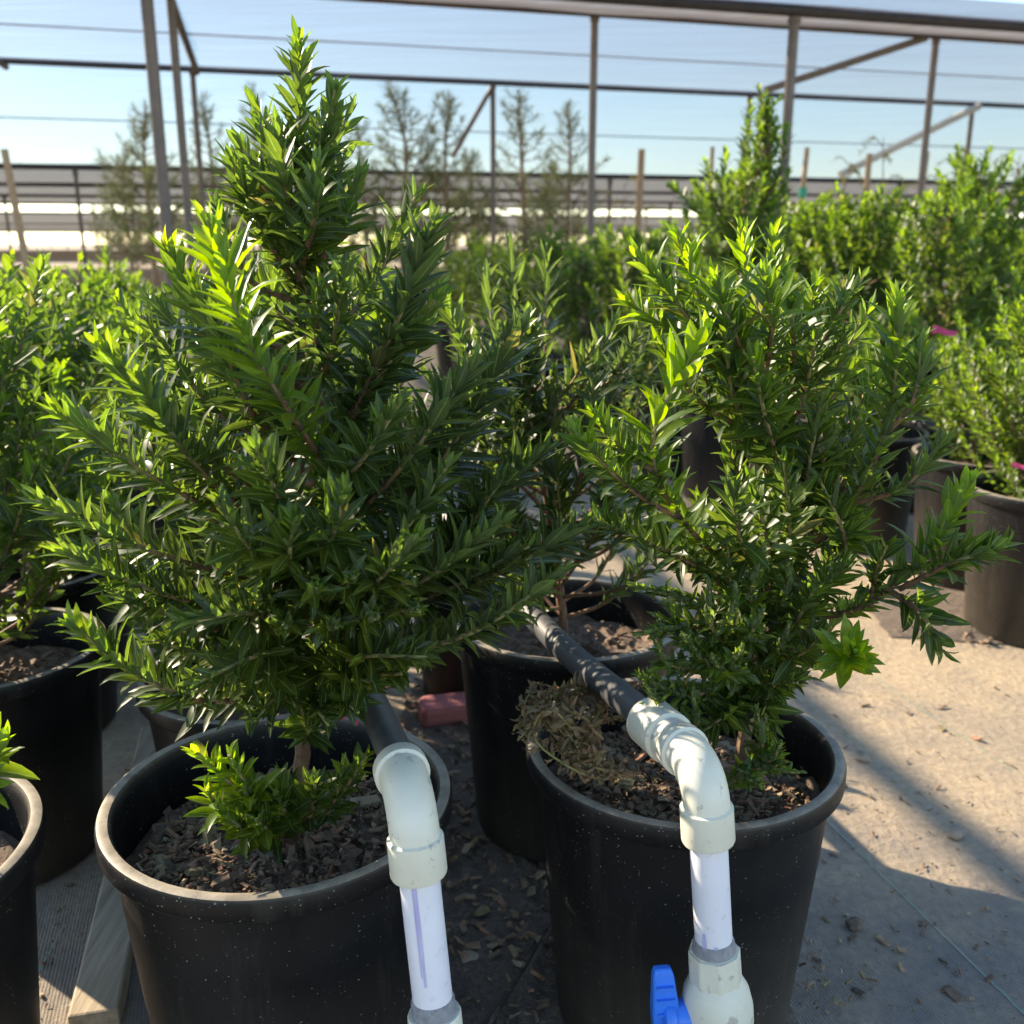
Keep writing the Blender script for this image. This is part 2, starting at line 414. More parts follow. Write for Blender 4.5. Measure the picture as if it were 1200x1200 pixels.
    def foliage_mesh(s, name):
        V = np.concatenate(s.V); F = np.concatenate(s.F); C = np.concatenate(s.C)
        me = bpy.data.meshes.new(name); me.vertices.add(len(V)); me.vertices.foreach_set('co', V.astype(np.float32).ravel())
        me.loops.add(F.size); me.loops.foreach_set('vertex_index', F.astype(np.int32).ravel())
        me.polygons.add(len(F)); me.polygons.foreach_set('loop_start', np.arange(0, F.size, 4, dtype=np.int32))
        try: me.polygons.foreach_set('loop_total', np.full(len(F), 4, dtype=np.int32))
        except Exception: pass
        me.polygons.foreach_set('use_smooth', np.ones(len(F), dtype=bool))
        at = me.color_attributes.new('tint', 'FLOAT_COLOR', 'POINT'); at.data.foreach_set('color', C.astype(np.float32).ravel())
        me.update(); me.validate(); return me
    def stem_mesh(s, name):
        me = s.stem.mesh(name); a = np.concatenate(s.stem_age); C = np.ones((len(a), 4)); C[:, :3] = a[:, None]
        at = me.color_attributes.new('tint', 'FLOAT_COLOR', 'POINT'); at.data.foreach_set('color', C.astype(np.float32).ravel()); return me

# ------------------------------------------------------------------ pots and soil
RIM = .43
def pot_mesh(seg=64):
    mb = MB()
    mb.lathe([(.001, .004), (.160, .004), (.166, .010), (.1985, .385), (.2005, .398), (.2105, .400), (.2145, .405), (.2150, .423), (.2125, .4295), (.207, .4315), (.200, .430), (.1965, .425), (.1945, .39), (.188, .30)], seg)
    return mb.mesh('pot')
def chips_into(rng, N_, place, size, attr, mb, flat=.28):
    for i in range(N_):
        p = place(rng); L = size[0] + (size[1] - size[0]) * rng.random() ** 3.2; W = L * rng.uniform(.12, .7); T = L * rng.uniform(.1, flat)
        a = rng.uniform(0, 6.28); tl = rng.normal(0, .35)
        ax = np.array((math.cos(a) * math.cos(tl), math.sin(a) * math.cos(tl), math.sin(tl))); ay = np.array((-math.sin(a), math.cos(a), rng.normal(0, .25))); ay -= ax * ay.dot(ax); ay /= np.linalg.norm(ay)
        az = np.cross(ax, ay)
        V = []
        for sx, sy, sz in ((-1, -.7, -1), (1, -1, -1), (.8, 1, -1), (-.9, .8, -1), (-.8, -.6, 1), (.9, -.7, 1), (.7, .8, 1), (-.8, .7, 1)):
            j = rng.uniform(.75, 1.2, 3); V.append(p + ax * sx * L * .5 * j[0] + ay * sy * W * .5 * j[1] + az * sz * T * .5 * j[2])
        mb.add(V, [(3, 2, 1, 0), (4, 5, 6, 7), (0, 1, 5, 4), (1, 2, 6, 5), (2, 3, 7, 6), (3, 0, 4, 7)])
        attr += [rng.random()] * 8
def set_tint(me, vals):
    C = np.ones((len(vals), 4)); C[:, :3] = np.asarray(vals)[:, None]
    at = me.color_attributes.new('tint', 'FLOAT_COLOR', 'POINT'); at.data.foreach_set('color', C.astype(np.float32).ravel())
def soil_mesh(seed, nch=520, z=.35):
    rng = np.random.default_rng(seed); mb = MB(); nr, ns = 14, 48; V = [(0, 0, z)]; F = []
    for i in range(1, nr + 1):
        for k in range(ns):
            r = .1925 * i / nr; a = 2 * math.pi * k / ns
            V.append((r * math.cos(a), r * math.sin(a), z + .012 * math.sin(9 * a + i) * .4 + rng.normal(0, .0035) + .018 * (1 - i / nr)))
    for k in range(ns): F.append((0, 1 + k, 1 + (k + 1) % ns))
    for i in range(nr - 1):
        for k in range(ns):
            a = 1 + i * ns; k2 = (k + 1) % ns; F.append((a + k, a + ns + k, a + ns + k2, a + k2))
    mb.add(V, F); attr = list(rng.uniform(0, .3, len(V)))
    def pl(r):
        q = .172 * math.sqrt(r.random()); a = r.uniform(0, 6.283); return np.array((q * math.cos(a), q * math.sin(a), z + .006 + .018 * (1 - q / .19) + r.uniform(0, .006)))
    chips_into(rng, nch, pl, (.002, .014), attr, mb); chips_into(rng, nch // 9, pl, (.008, .036), attr, mb, .2); chips_into(rng, nch // 40, pl, (.02, .05), attr, mb, .12)
    me = mb.mesh('soil', False); set_tint(me, attr); return me
POT_HI = pot_mesh(96); POT_LO = pot_mesh(32)
SOIL_HI = [soil_mesh(1, 4200), soil_mesh(2, 4200)]; SOIL_LO = soil_mesh(3, 160)
for me in (POT_HI, POT_LO): me.materials.append(M['pot'])
for me in SOIL_HI + [SOIL_LO]: me.materials.append(M['chip'])

def potted(label, x, y, fol, stem, group=None, hi=False, soil=None, rz=0, name='potted_shrub', s=1.0, leafmat='leaf', world=False):
    root = empty(name, (x, y, 0), label, 'potted shrub', group, rz)
    root.scale = (s, s, s)
    link_mesh('pot', POT_HI if hi else POT_LO, None, root)
    link_mesh('soil', soil or SOIL_LO, None, root)
    a = link_mesh('foliage', fol, M[leafmat], root); b = link_mesh('trunk', stem, M['stem'], root)
    if world:                       # mesh given in world coordinates
        a.location = (-x, -y, 0); b.location = (-x, -y, 0)
    return root

# ------------------------------------------------------------------ world, sun, camera
SUN_AZ, SUN_EL = R(-57), R(28)
w = bpy.data.worlds.new('World'); sc.world = w; w.use_nodes = True
N = w.node_tree.nodes; sky = N.new('ShaderNodeTexSky'); sky.sky_type = 'NISHITA'; sky.sun_disc = False
sky.sun_elevation = SUN_EL; sky.sun_rotation = SUN_AZ; sky.air_density = 1.0; sky.dust_density = .15; sky.ozone_density = 3.0
w.node_tree.links.new(sky.outputs[0], N['Background'].inputs[0]); N['Background'].inputs[1].default_value = .125
sl = bpy.data.lights.new('sun', 'SUN'); sl.energy = 4.0; sl.angle = R(.5); sl.color = (1, .9, .76)
so = bpy.data.objects.new('sun', sl); COL.objects.link(so)
sd = Vector((math.sin(SUN_AZ) * math.cos(SUN_EL), math.cos(SUN_AZ) * math.cos(SUN_EL), math.sin(SUN_EL)))
so.rotation_euler = (-sd).to_track_quat('-Z', 'Y').to_euler(); so.location = sd * 30
cam = bpy.data.cameras.new('camera'); co = bpy.data.objects.new('camera', cam); COL.objects.link(co); sc.camera = co
cam.sensor_width = 36; cam.lens = 36 * FPX / 1200; cam.clip_start = .05; cam.clip_end = 2000
co.location = (0, 0, CAMZ); co.rotation_euler = (math.pi / 2 - PITCH, 0, 0)
cam.dof.use_dof = True; cam.dof.focus_distance = 1.12; cam.dof.aperture_fstop = 6.0
sc.view_settings.view_transform = 'Standard'; sc.view_settings.look = 'None'; sc.view_settings.exposure = 1.78; sc.view_settings.gamma = 1
sc.view_settings.use_white_balance = True; sc.view_settings.white_balance_temperature = 7350; sc.view_settings.white_balance_tint = 10
sc.cycles.max_bounces = 8; sc.cycles.transparent_max_bounces = 12; sc.cycles.transmission_bounces = 5; sc.cycles.diffuse_bounces = 3; sc.cycles.glossy_bounces = 3
try: sc.cycles.use_denoising = True
except Exception: pass

# ------------------------------------------------------------------ ground
mb = MB(); mb.add([(-400, -20, 0), (400, -20, 0), (400, 900, 0), (-400, 900, 0)], [(0, 1, 2, 3)])
tag(mb.build('ground', M['ground'], smooth=False), None, None, kind='structure')
def patch(name, outline, mat, z=.004, amp=.012, seed=0, nr=14):
    rng = np.random.default_rng(seed); c = np.mean(outline, 0); o = catmull(np.vstack([outline, outline[:1]]), 73)[:-1]; n = len(o); mb = MB(); V = [(c[0], c[1], z + amp)]; F = []
    for i in range(1, nr + 1):
        t = i / nr
        for k in range(n):
            q = c + (o[k] - c) * t * (1 + rng.normal(0, .012)); V.append((q[0], q[1], z + (amp * (1 - t ** 3) * rng.uniform(.4, 1.5))))
    for k in range(n): F.append((0, 1 + k, 1 + (k + 1) % n))
    for i in range(nr - 1):
        for k in range(n):
            a = 1 + i * n; k2 = (k + 1) % n; F.append((a + k, a + n + k, a + n + k2, a + k2))
    mb.add(V, F); return tag(mb.build(name, mat), None, None, kind='structure')
dirt_o = np.array([(-.28, .55), (.1, .55), (.5, .80), (.50, 1.0), (.42, 1.12), (.36, 1.5), (.15, 2.1), (-.02, 2.5), (-.22, 2.55), (-.25, 1.9), (-.16, 1.4), (-.2, .9)])
patch('dirt_strip', np.c_[dirt_o, np.zeros(len(dirt_o))], M['dirt'], .004, .012, 1)
g0 = G(1150, 735)
patch('dirt_mound', np.array([(g0[0] - .3, g0[1] - .08, 0), (g0[0] + .1, g0[1] - .14, 0), (g0[0] + .6, g0[1] - .1, 0), (g0[0] + .6, g0[1] + .3, 0), (g0[0] - .2, g0[1] + .3, 0)]), M['dirt'], .004, .012, 2)
# thread lines woven in the weed barrier
M['thread'] = simple('green_thread', (.1, .27, .23), .85, (.33, .3, .23), 9)
for a, b_ in (((955, 950), (1215, 1205)), ((1000, 778), (1260, 955)), ((25, 1180), (65, 1105))):
    p, q = G(*a), G(*b_); q = p + (q - p) * 1.3; d = (q - p) / np.linalg.norm(q - p); s_ = np.array((-d[1], d[0], 0)) * .0012
    mb = MB(); n = 60; V = []; F = []
    rng = np.random.default_rng(5)
    for i in range(n):
        c = p + (q - p) * i / (n - 1) + np.array((rng.normal(0, .0008), 0, .0035)); V += [c - s_, c + s_]
    F = [(2 * i, 2 * i + 1, 2 * i + 3, 2 * i + 2) for i in range(n - 1)]
    mb.add(V, F); tag(mb.build('seam_line', M['thread'], smooth=False), None, None, kind='structure')
# bark chips and crumbs lying on the dirt
rng = np.random.default_rng(11); mb = MB(); attr = []
def pl(r):
    t = r.uniform(0, 1); c = np.array((.12, .6, 0)) * (1 - t) + np.array((-.12, 2.3, 0)) * t
    return c + np.array((r.normal(0, .13), r.normal(0, .03), .014 + r.uniform(0, .01)))
chips_into(rng, 2600, pl, (.003, .03), attr, mb)
def pl2(r): return G(900 + r.normal(0, 45), 1165 + r.normal(0, 25)) + np.array((0, 0, .012))
chips_into(rng, 160, pl2, (.004, .018), attr, mb)
def pl3(r): return G(r.uniform(930, 1200), r.uniform(800, 1200)) + np.array((0, 0, .004))
chips_into(rng, 420, pl3, (.0015, .012), attr, mb)
def pl4(r): return G(1130 + r.normal(0, 60), 742 + r.normal(0, 10)) + np.array((0, 0, .012))
chips_into(rng, 120, pl4, (.006, .03), attr, mb)
def pl5(r): return G(r.uniform(20, 260), r.uniform(900, 1200)) + np.array((0, 0, .004))
chips_into(rng, 160, pl5, (.003, .016), attr, mb)
chips_into(rng, 46, lambda r: G(r.uniform(930, 1200), r.uniform(790, 1190)) + np.array((0, 0, .004)), (.014, .034), attr, mb, .1)
me = mb.mesh('bark_litter', False); set_tint(me, attr)
tag(link_mesh('bark_litter', me, M['chip']), 'brown bark chips and crumbs scattered over the dirt', 'litter', kind='stuff')

def stone(px, py, r, mat, label, cat='stone', squash=.6, name='stone', seed=0, grp=None):
    rng = np.random.default_rng(seed); p = G(px, py); mb = MB(); V = []; F = []; nu, nv = 14, 8
    ph = rng.uniform(0, 6, 4)
    for j in range(nv + 1):
        th = math.pi * j / nv
        for i in range(nu):
            a = 2 * math.pi * i / nu; k = 1 + .14 * math.sin(2 * a + ph[0]) + .1 * math.sin(3 * a + ph[1] + th * 2) + .06 * math.sin(5 * a + ph[2])
            V.append((r * k * math.sin(th) * math.cos(a), r * k * .8 * math.sin(th) * math.sin(a), r * squash * (math.cos(th) + .75)))
    for j in range(nv):
        for i in range(nu): F.append((j * nu + i, j * nu + (i + 1) % nu, (j + 1) * nu + (i + 1) % nu, (j + 1) * nu + i))
    mb.add(V, F); o = mb.build(name, mat); o.location = p; return tag(o, label, cat, grp)
stone(552, 1130, .020, M['stone'], 'tan stone on the dirt between the two white pipes', seed=1)
stone(1011, 892, .013, M['stone'], 'small round brown pebble on sunlit fabric beside the long shadow', seed=2)
stone(1119, 982, .014, M['stone'], 'grey brown pebble at the shadow edge on the ground cloth', seed=3)
stone(1001, 1087, .016, M['dirt'], 'dark clod lying in the shade on the ground cloth', 'clod', seed=4)
p = G(522, 848); mb = MB(); mb.box(p + np.array((0, 0, .034)), (.062, .035, .032), np.array((.97, .2, .03)), np.array((-.2, .97, .1)))
tag(mb.build('slab_piece', M['brick'], smooth=False, bevel=.016), 'pinkish red slab piece lying between the pot rows', 'slab')

# weathered board lying along the left row
p, q = G(112, 1215), G(186, 868); d = (q - p); Ld = np.linalg.norm(d); d /= Ld
mb = MB(); mb.box((p + q) / 2 + np.array((0, 0, .021)), (Ld / 2, .034, .0195), d, np.array((-d[1], d[0], 0)))
tag(mb.build('wooden_board', M['board'], smooth=False, bevel=.004), 'weathered wooden board lying on the ground left of the front pot', 'board')

# ------------------------------------------------------------------ hero shrubs
def sh(s, pts, **kw): s.shoot([P(*p) for p in pts], **kw)
# --- left shrub
A = Shrub(21); A.ls = .84
trunkA = [P(350, 930, 1.15), P(356, 850, 1.14), P(354, 700, 1.13), P(350, 560, 1.12), P(352, 420, 1.11), P(350, 280, 1.11), P(350, 150, 1.10), P(349, 42, 1.10)]
A.stemonly(trunkA[:5], .0105, .006, 0); 
A.shoot(trunkA[3:], start=.06, L=.05, sp=.0032, r0=.006, age=.85, spread=(22, 58))
for pts, kw in [
    ([(351, 340, 1.11), (305, 265, 1.08), (268, 182, 1.06)], {}),
    ([(351, 270, 1.11), (318, 200, 1.08), (300, 140, 1.07)], {}),
    ([(351, 250, 1.11), (380, 180, 1.09), (392, 105, 1.08)], {}),
    ([(351, 340, 1.11), (398, 270, 1.07), (422, 205, 1.05)], {}),
    ([(351, 300, 1.1), (335, 220, 1.02), (325, 150, 1.0)], {}),
    ([(351, 320, 1.1), (370, 250, 1.0), (372, 190, .98)], {}),
    ([(410, 590, 1.06), (345, 490, .95), (290, 400, .9), (242, 258, .88)], dict(L=.06, sp=.0036, age=1, base_age=.45, fall=.2)),
    ([(380, 560, 1.08), (440, 430, 1.0), (472, 360, .96), (508, 262, .94)], dict(L=.064, W=.017, age=.3)),
    ([(345, 500, 1.1), (250, 400, 1.06), (192, 285, 1.04)], dict(age=.95, base_age=.3)),
    ([(345, 520, 1.1), (270, 430, 1.02), (225, 330, .98)], dict(age=.9)),
    ([(340, 600, 1.08), (200, 500, .98), (112, 402, .95)], dict(L=.058, age=.85, base_age=.25)),
    ([(335, 640, 1.08), (190, 565, .96), (62, 480, .93)], dict(L=.058, age=.7, base_age=.25)),
    ([(335, 640, 1.08), (230, 545, .95), (160, 440, .9)], dict(L=.058, age=.7)),
    ([(340, 690, 1.08), (190, 650, .96), (42, 585, .92)], dict(L=.058, age=.5, base_age=.2)),
    ([(345, 730, 1.08), (205, 700, .95), (70, 645, .9)], dict(L=.058, age=.5, base_age=.2)),
    ([(345, 760, 1.1), (240, 735, .98), (130, 690, .92)], dict(age=.4)),
    ([(348, 800, 1.12), (250, 822, .98), (160, 790, .92), (80, 728, .89)], dict(L=.055, age=.95, sp=.0036, r0=.005)),
    ([(358, 800, 1.12), (450, 772, .98), (560, 738, .93), (665, 665, .92)], dict(L=.042, age=.5, sp=.0036, r0=.0055, start=.28)),
    ([(356, 720, 1.1), (450, 650, .96), (525, 545, .93)], dict(age=.5)),
    ([(356, 740, 1.1), (480, 690, .96), (590, 610, .93)], dict(age=.5)),
    ([(356, 660, 1.1), (460, 560, .97), (558, 425, .95)], dict(L=.06, age=.3)),
    ([(370, 640, 1.1), (500, 560, 1.06), (612, 385, 1.03)], dict(L=.07, W=.018, age=.25, base_age=.05)),
    ([(370, 690, 1.1), (520, 630, 1.06), (640, 525, 1.03)], dict(L=.062, age=.2, base_age=.05)),
    ([(370, 700, 1.1), (510, 660, 1.05), (590, 560, 1.02)], dict(L=.058, age=.2, base_age=.05)),
    ([(370, 730, 1.1), (540, 690, 1.04), (690, 615, 1.0)], dict(L=.055, age=.25, base_age=.05)),
    ([(370, 720, 1.1), (500, 700, 1.04), (620, 640, 1.0)], dict(L=.055, age=.2, base_age=.05)),
    ([(356, 620, 1.1), (420, 545, .94), (470, 470, .9)], dict(age=.45)),
    ([(356, 560, 1.1), (430, 460, 1.02), (520, 340, 1.0)], dict(age=.9)),
    ([(356, 650, 1.1), (330, 590, .92), (300, 525, .86)], dict(age=.5)),
    ([(356, 690, 1.1), (385, 640, .9), (405, 575, .84)], dict(age=.5)),
    ([(356, 700, 1.1), (300, 650, .9), (255, 590, .85)], dict(age=.5)),
    ([(356, 720, 1.1), (430, 690, .9), (490, 630, .84)], dict(age=.45)),
    ([(356, 690, 1.1), (340, 660, .9), (345, 610, .84)], dict(age=.5)),
    ([(356, 770, 1.1), (310, 765, .95), (232, 800, .87)], dict(age=.3, L=.05)),
    ([(356, 790, 1.1), (420, 770, .95), (500, 770, .9)], dict(age=.25, L=.05)),
    ([(356, 760, 1.1), (300, 720, .92), (215, 730, .86)], dict(age=.4)),
    ([(356, 780, 1.12), (400, 790, .98), (440, 800, .93)], dict(age=.1, L=.05)),
    ([(356, 790, 1.12), (320, 790, .98), (300, 800, .93)], dict(age=.1, L=.05)),
]:
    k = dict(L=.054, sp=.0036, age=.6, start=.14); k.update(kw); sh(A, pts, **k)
for tip in ((415, 676, .83), (480, 682, .85), (492, 716, .87), (395, 735, .86), (300, 700, .86), (335, 735, .86), (440, 725, .85), (370, 690, .82)):
    sh(A, [(356, 720, 1.08), ((356 + tip[0]) / 2, (tip[1] + 715) / 2, .97), tip], L=.038, W=.011, sp=.0028, age=.3, base_age=.15, curl=-1.4, spread=(12, 55), start=.45)
profA = lambda h: np.interp(h, [0, .2, .45, .62, .8, 1], [.15, .24, .22, .11, .05, .02])
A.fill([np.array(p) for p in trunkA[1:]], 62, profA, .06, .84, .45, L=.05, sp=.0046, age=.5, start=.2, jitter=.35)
for pts in ([(356, 800, 1.12), (395, 815, 1.04), (420, 835, .99)], [(354, 800, 1.12), (320, 820, 1.03), (300, 845, .99)], [(356, 790, 1.12), (430, 790, 1.0), (470, 790, .95)], [(354, 810, 1.12), (370, 830, 1.03), (385, 850, 1.0)],
            [(354, 790, 1.12), (290, 790, 1.0), (215, 815, .94)], [(354, 780, 1.12), (260, 770, 1.0), (180, 750, .93)], [(356, 770, 1.12), (460, 760, 1.05), (540, 720, 1.03)], [(354, 800, 1.13), (300, 800, 1.18), (250, 770, 1.22)]):
    sh(A, pts, L=.05, age=.2, start=.25, sp=.0042)
for pts, ag in (([(300, 985, 1.02), (265, 955, .98), (240, 925, .95)], .9), ([(310, 990, 1.03), (290, 975, .98), (262, 955, .95)], .7), ([(330, 990, 1.06), (335, 960, 1.02), (322, 925, .99)], .5), ([(345, 985, 1.06), (365, 950, 1.03), (370, 915, 1.0)], .3),
            ([(370, 970, 1.08), (390, 940, 1.04), (402, 900, 1.02)], .4), ([(310, 985, 1.03), (300, 940, .99), (268, 885, .96)], 1.0), ([(330, 985, 1.04), (310, 970, .98), (300, 960, .95)], .4)):
    sh(A, pts, L=.05, W=.015, age=ag, base_age=ag * .5, sp=.005, start=.15)
# shoots springing from the soil
sh(A, [(345, 990, 1.07), (300, 945, 1.0), (228, 880, .96)], L=.05, W=.015, age=1, base_age=.6, sp=.005, start=.2, fall=.15)
sh(A, [(340, 985, 1.06), (310, 960, 1.0), (285, 925, .97)], L=.045, age=.9, base_age=.45, sp=.005)
sh(A, [(380, 960, 1.08), (400, 930, 1.05), (430, 885, 1.03)], L=.042, age=.7, base_age=.3, sp=.005)
sh(A, [(345, 980, 1.08), (340, 940, 1.03), (330, 905, 1.02)], L=.045, age=.4, sp=.005)
potted('tall shrub in the front left black pot, with a bright young sprout at its foot', -.29, 1.10, A.foliage_mesh('left_foliage'), A.stem_mesh('left_trunk'), 'potted shrubs with long narrow leaves', True, SOIL_HI[0], world=True)

# --- right shrub
B = Shrub(33); B.ls = .84
trunkB = [P(868, 905, 1.27), P(880, 810, 1.26), P(912, 705, 1.25), P(932, 600, 1.25)]
B.stemonly(trunkB, .0105, .007, .1)
for pts, kw in [
    ([(932, 612, 1.25), (905, 520, 1.2), (890, 430, 1.17), (868, 268, 1.14)], dict(L=.055, age=.95, base_age=.4, start=.3, fall=.12)),
    ([(905, 520, 1.2), (852, 430, 1.14), (792, 275, 1.1)], dict(L=.06, age=1, base_age=.4, start=.25, fall=.12)),
    ([(890, 470, 1.18), (830, 400, 1.12), (745, 300, 1.1)], dict(L=.058, age=.85, base_age=.3)),
    ([(932, 600, 1.25), (922, 500, 1.24), (902, 390, 1.22), (908, 272, 1.2)], dict(L=.055, age=.95, base_age=.35, start=.35)),
    ([(925, 500, 1.24), (945, 425, 1.22), (955, 330, 1.2)], dict(age=.8, base_age=.3)),
    ([(925, 480, 1.24), (930, 400, 1.15), (925, 330, 1.12)], dict(age=.8, base_age=.3)),
    ([(890, 450, 1.17), (860, 390, 1.08), (835, 320, 1.04)], dict(L=.058, age=.9, base_age=.35)),
    ([(930, 560, 1.25), (865, 480, 1.12), (850, 390, 1.06)], dict(L=.055, age=.6, base_age=.25)),
    ([(915, 660, 1.25), (950, 640, 1.2), (1010, 570, 1.16), (1046, 470, 1.14), (1052, 345, 1.13)], dict(L=.06, W=.016, age=1, base_age=.35, start=.3, fall=.1, sp=.0045, r0=.006)),
    ([(1035, 510, 1.15), (1070, 470, 1.12), (1080, 400, 1.12)], dict(L=.055, age=.8, base_age=.3)),
    ([(1000, 590, 1.17), (1060, 570, 1.12), (1110, 510, 1.1)], dict(L=.05, age=.3)),
    ([(905, 725, 1.25), (1000, 715, 1.15), (1085, 650, 1.1), (1138, 562, 1.08)], dict(L=.06, W=.016, age=.95, base_age=.35, start=.3, r0=.006, sp=.0045, fall=.1)),
    ([(1055, 690, 1.12), (1115, 660, 1.06), (1180, 640, 1.03)], dict(L=.058, W=.016, age=.5, base_age=.25)),
    ([(1040, 690, 1.12), (1080, 720, 1.06), (1105, 765, 1.02)], dict(L=.055, W=.016, age=.35, base_age=.2)),
    ([(1020, 710, 1.14), (1030, 660, 1.1), (1040, 640, 1.08)], dict(L=.05, age=.5)),
    ([(915, 735, 1.24), (975, 775, 1.1), (1002, 765, .99)], dict(L=.055, W=.016, age=1, base_age=.8, start=.7, sp=.002, spread=(10, 78))),
    ([(895, 700, 1.22), (800, 610, 1.1), (765, 515, 1.05), (828, 385, 1.02)], dict(L=.066, W=.019, age=.95, base_age=.5, start=.3, sp=.0055, fall=.15)),
    ([(800, 610, 1.1), (735, 570, 1.04), (668, 500, 1.0)], dict(L=.05, W=.014, age=.9, base_age=.3, start=.2)),
    ([(780, 560, 1.07), (720, 520, 1.05), (695, 480, 1.03)], dict(L=.05, age=.9, base_age=.3)),
    ([(890, 700, 1.22), (790, 650, 1.1), (700, 610, 1.02)], dict(L=.05, age=.3)),
    ([(905, 690, 1.24), (900, 640, 1.1), (880, 560, 1.06)], dict(L=.05, age=.7, base_age=.3)),
    ([(930, 620, 1.25), (960, 560, 1.15), (975, 490, 1.12)], dict(L=.05, age=.7, base_age=.25)),
    ([(930, 620, 1.25), (990, 640, 1.15), (960, 560, 1.1)], dict(L=.05, age=.4, base_age=.25)),
    ([(925, 640, 1.25), (945, 560, 1.14), (962, 470, 1.1)], dict(age=.5, base_age=.2)), ([(915, 680, 1.24), (925, 620, 1.1), (918, 540, 1.04)], dict(age=.5, base_age=.2)),
    ([(905, 700, 1.24), (870, 640, 1.08), (858, 560, 1.03)], dict(age=.5, base_age=.2)), ([(905, 720, 1.24), (950, 700, 1.12), (992, 660, 1.07)], dict(age=.4, base_age=.2)),
    ([(900, 740, 1.24), (930, 730, 1.12), (955, 690, 1.06)], dict(age=.4, base_age=.2)), ([(930, 600, 1.25), (900, 500, 1.1), (882, 420, 1.04)], dict(age=.7, base_age=.25)),
    ([(890, 760, 1.24), (930, 770, 1.12), (965, 745, 1.06)], dict(age=.4, base_age=.2)), ([(905, 520, 1.2), (820, 470, 1.12), (770, 400, 1.08)], dict(age=.7, base_age=.25)),
    ([(890, 480, 1.18), (800, 400, 1.16), (730, 350, 1.16)], dict(age=.9, base_age=.3)), ([(895, 450, 1.17), (905, 380, 1.08), (895, 320, 1.04)], dict(age=.9, base_age=.3)),
    ([(880, 800, 1.24), (900, 800, 1.15), (935, 800, 1.1)], dict(L=.05, age=.2, start=.2)),
    ([(880, 810, 1.24), (860, 830, 1.15), (820, 860, 1.1)], dict(L=.05, age=.1, start=.2)),
    ([(880, 800, 1.24), (850, 810, 1.18), (842, 850, 1.12)], dict(L=.055, age=.1, start=.2)),
    ([(885, 800, 1.24), (895, 830, 1.16), (900, 865, 1.12)], dict(L=.055, age=.1, start=.2)),
]:
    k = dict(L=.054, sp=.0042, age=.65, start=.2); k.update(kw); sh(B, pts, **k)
# curled, crinkled shoots low on the right shrub
curl = dict(L=.03, W=.009, sp=.0022, age=.5, base_age=.28, curl=-2.3, spread=(15, 60), start=.15, fall=.1)
for pts in ([(885, 735, 1.22), (820, 660, 1.13), (795, 640, 1.1)], [(885, 735, 1.22), (800, 735, 1.1), (745, 745, 1.06)], [(890, 740, 1.22), (920, 700, 1.1), (925, 660, 1.06)], [(890, 740, 1.22), (860, 740, 1.08), (862, 690, 1.04)], [(885, 780, 1.2), (915, 760, 1.1), (925, 730, 1.06)], [(880, 790, 1.2), (790, 780, 1.08), (770, 755, 1.05)], [(885, 800, 1.2), (860, 780, 1.06), (870, 760, 1.02)], [(870, 900, 1.14), (905, 890, 1.08), (915, 870, 1.06)],
            [(885, 735, 1.22), (810, 705, 1.13), (738, 685, 1.1)], [(885, 730, 1.22), (860, 700, 1.12), (852, 630, 1.09)], [(890, 740, 1.22), (880, 700, 1.08), (895, 640, 1.05)],
            [(880, 760, 1.22), (820, 760, 1.12), (765, 720, 1.08)], [(880, 770, 1.22), (840, 780, 1.1), (800, 745, 1.05)], [(880, 790, 1.22), (810, 815, 1.12), (748, 790, 1.07)],
            [(885, 760, 1.2), (880, 745, 1.06), (895, 715, 1.03)], [(885, 760, 1.2), (840, 745, 1.08), (830, 680, 1.05)], [(880, 790, 1.2), (850, 790, 1.08), (835, 770, 1.03)],
            [(800, 860, 1.15), (790, 850, 1.1), (755, 800, 1.07)], [(880, 900, 1.15), (893, 880, 1.1), (887, 828, 1.08)], [(850, 920, 1.15), (880, 900, 1.1), (935, 905, 1.06)],
            [(840, 930, 1.12), (870, 910, 1.08), (892, 922, 1.03)], [(800, 880, 1.14), (815, 850, 1.1), (812, 810, 1.09)]):
    sh(B, pts, **curl)
profB = lambda h: np.interp(h, [0, .3, .7, 1], [.1, .12, .12, .09])
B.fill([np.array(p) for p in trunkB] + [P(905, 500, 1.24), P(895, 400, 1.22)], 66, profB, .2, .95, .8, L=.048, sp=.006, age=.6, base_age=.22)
potted('shrub with curled lower leaves in the front right black pot behind the blue handle', .234, 1.228, B.foliage_mesh('right_foliage'), B.stem_mesh('right_trunk'), 'potted shrubs with long narrow leaves', True, SOIL_HI[1], rz=0, world=True)

# dried shoots hanging over the right pot's rim
D = Shrub(41)
for pts in ([(760, 800, 1.33), (700, 803, 1.27), (640, 815, 1.19), (612, 850, 1.15)], [(700, 870, 1.15), (665, 840, 1.15), (640, 820, 1.16), (625, 845, 1.13)],
            [(740, 900, 1.08), (690, 890, 1.1), (650, 850, 1.14), (640, 830, 1.15)], [(720, 815, 1.27), (690, 830, 1.2), (680, 870, 1.13)], [(650, 815, 1.2), (670, 850, 1.15), (700, 890, 1.1)]):
    for q in range(3):
        pp = [(a + D.rng.normal(0, 8), b_ + 12 + D.rng.normal(0, 8), c + D.rng.normal(0, .02)) for a, b_, c in pts]
        sh(D, pp, L=.024, W=.006, sp=.0026, age=.8, base_age=.4, curl=3.8, spread=(40, 115), start=.05, messy=1.3, fall=.2, r0=.0022, r1=.0012, woody=0)
t = empty('dried_shoots', (.05, 1.2, .43), 'dry tan withered shoots draped over the left rim of the right front pot', 'dried plant')
for n_, me, mt in (('leaves', D.foliage_mesh('dry_leaves'), M['dry']), ('stem', D.stem_mesh('dry_stem'), M['stem'])):
    o = link_mesh(n_, me, mt, t); o.location = (-.05, -1.2, -.43)

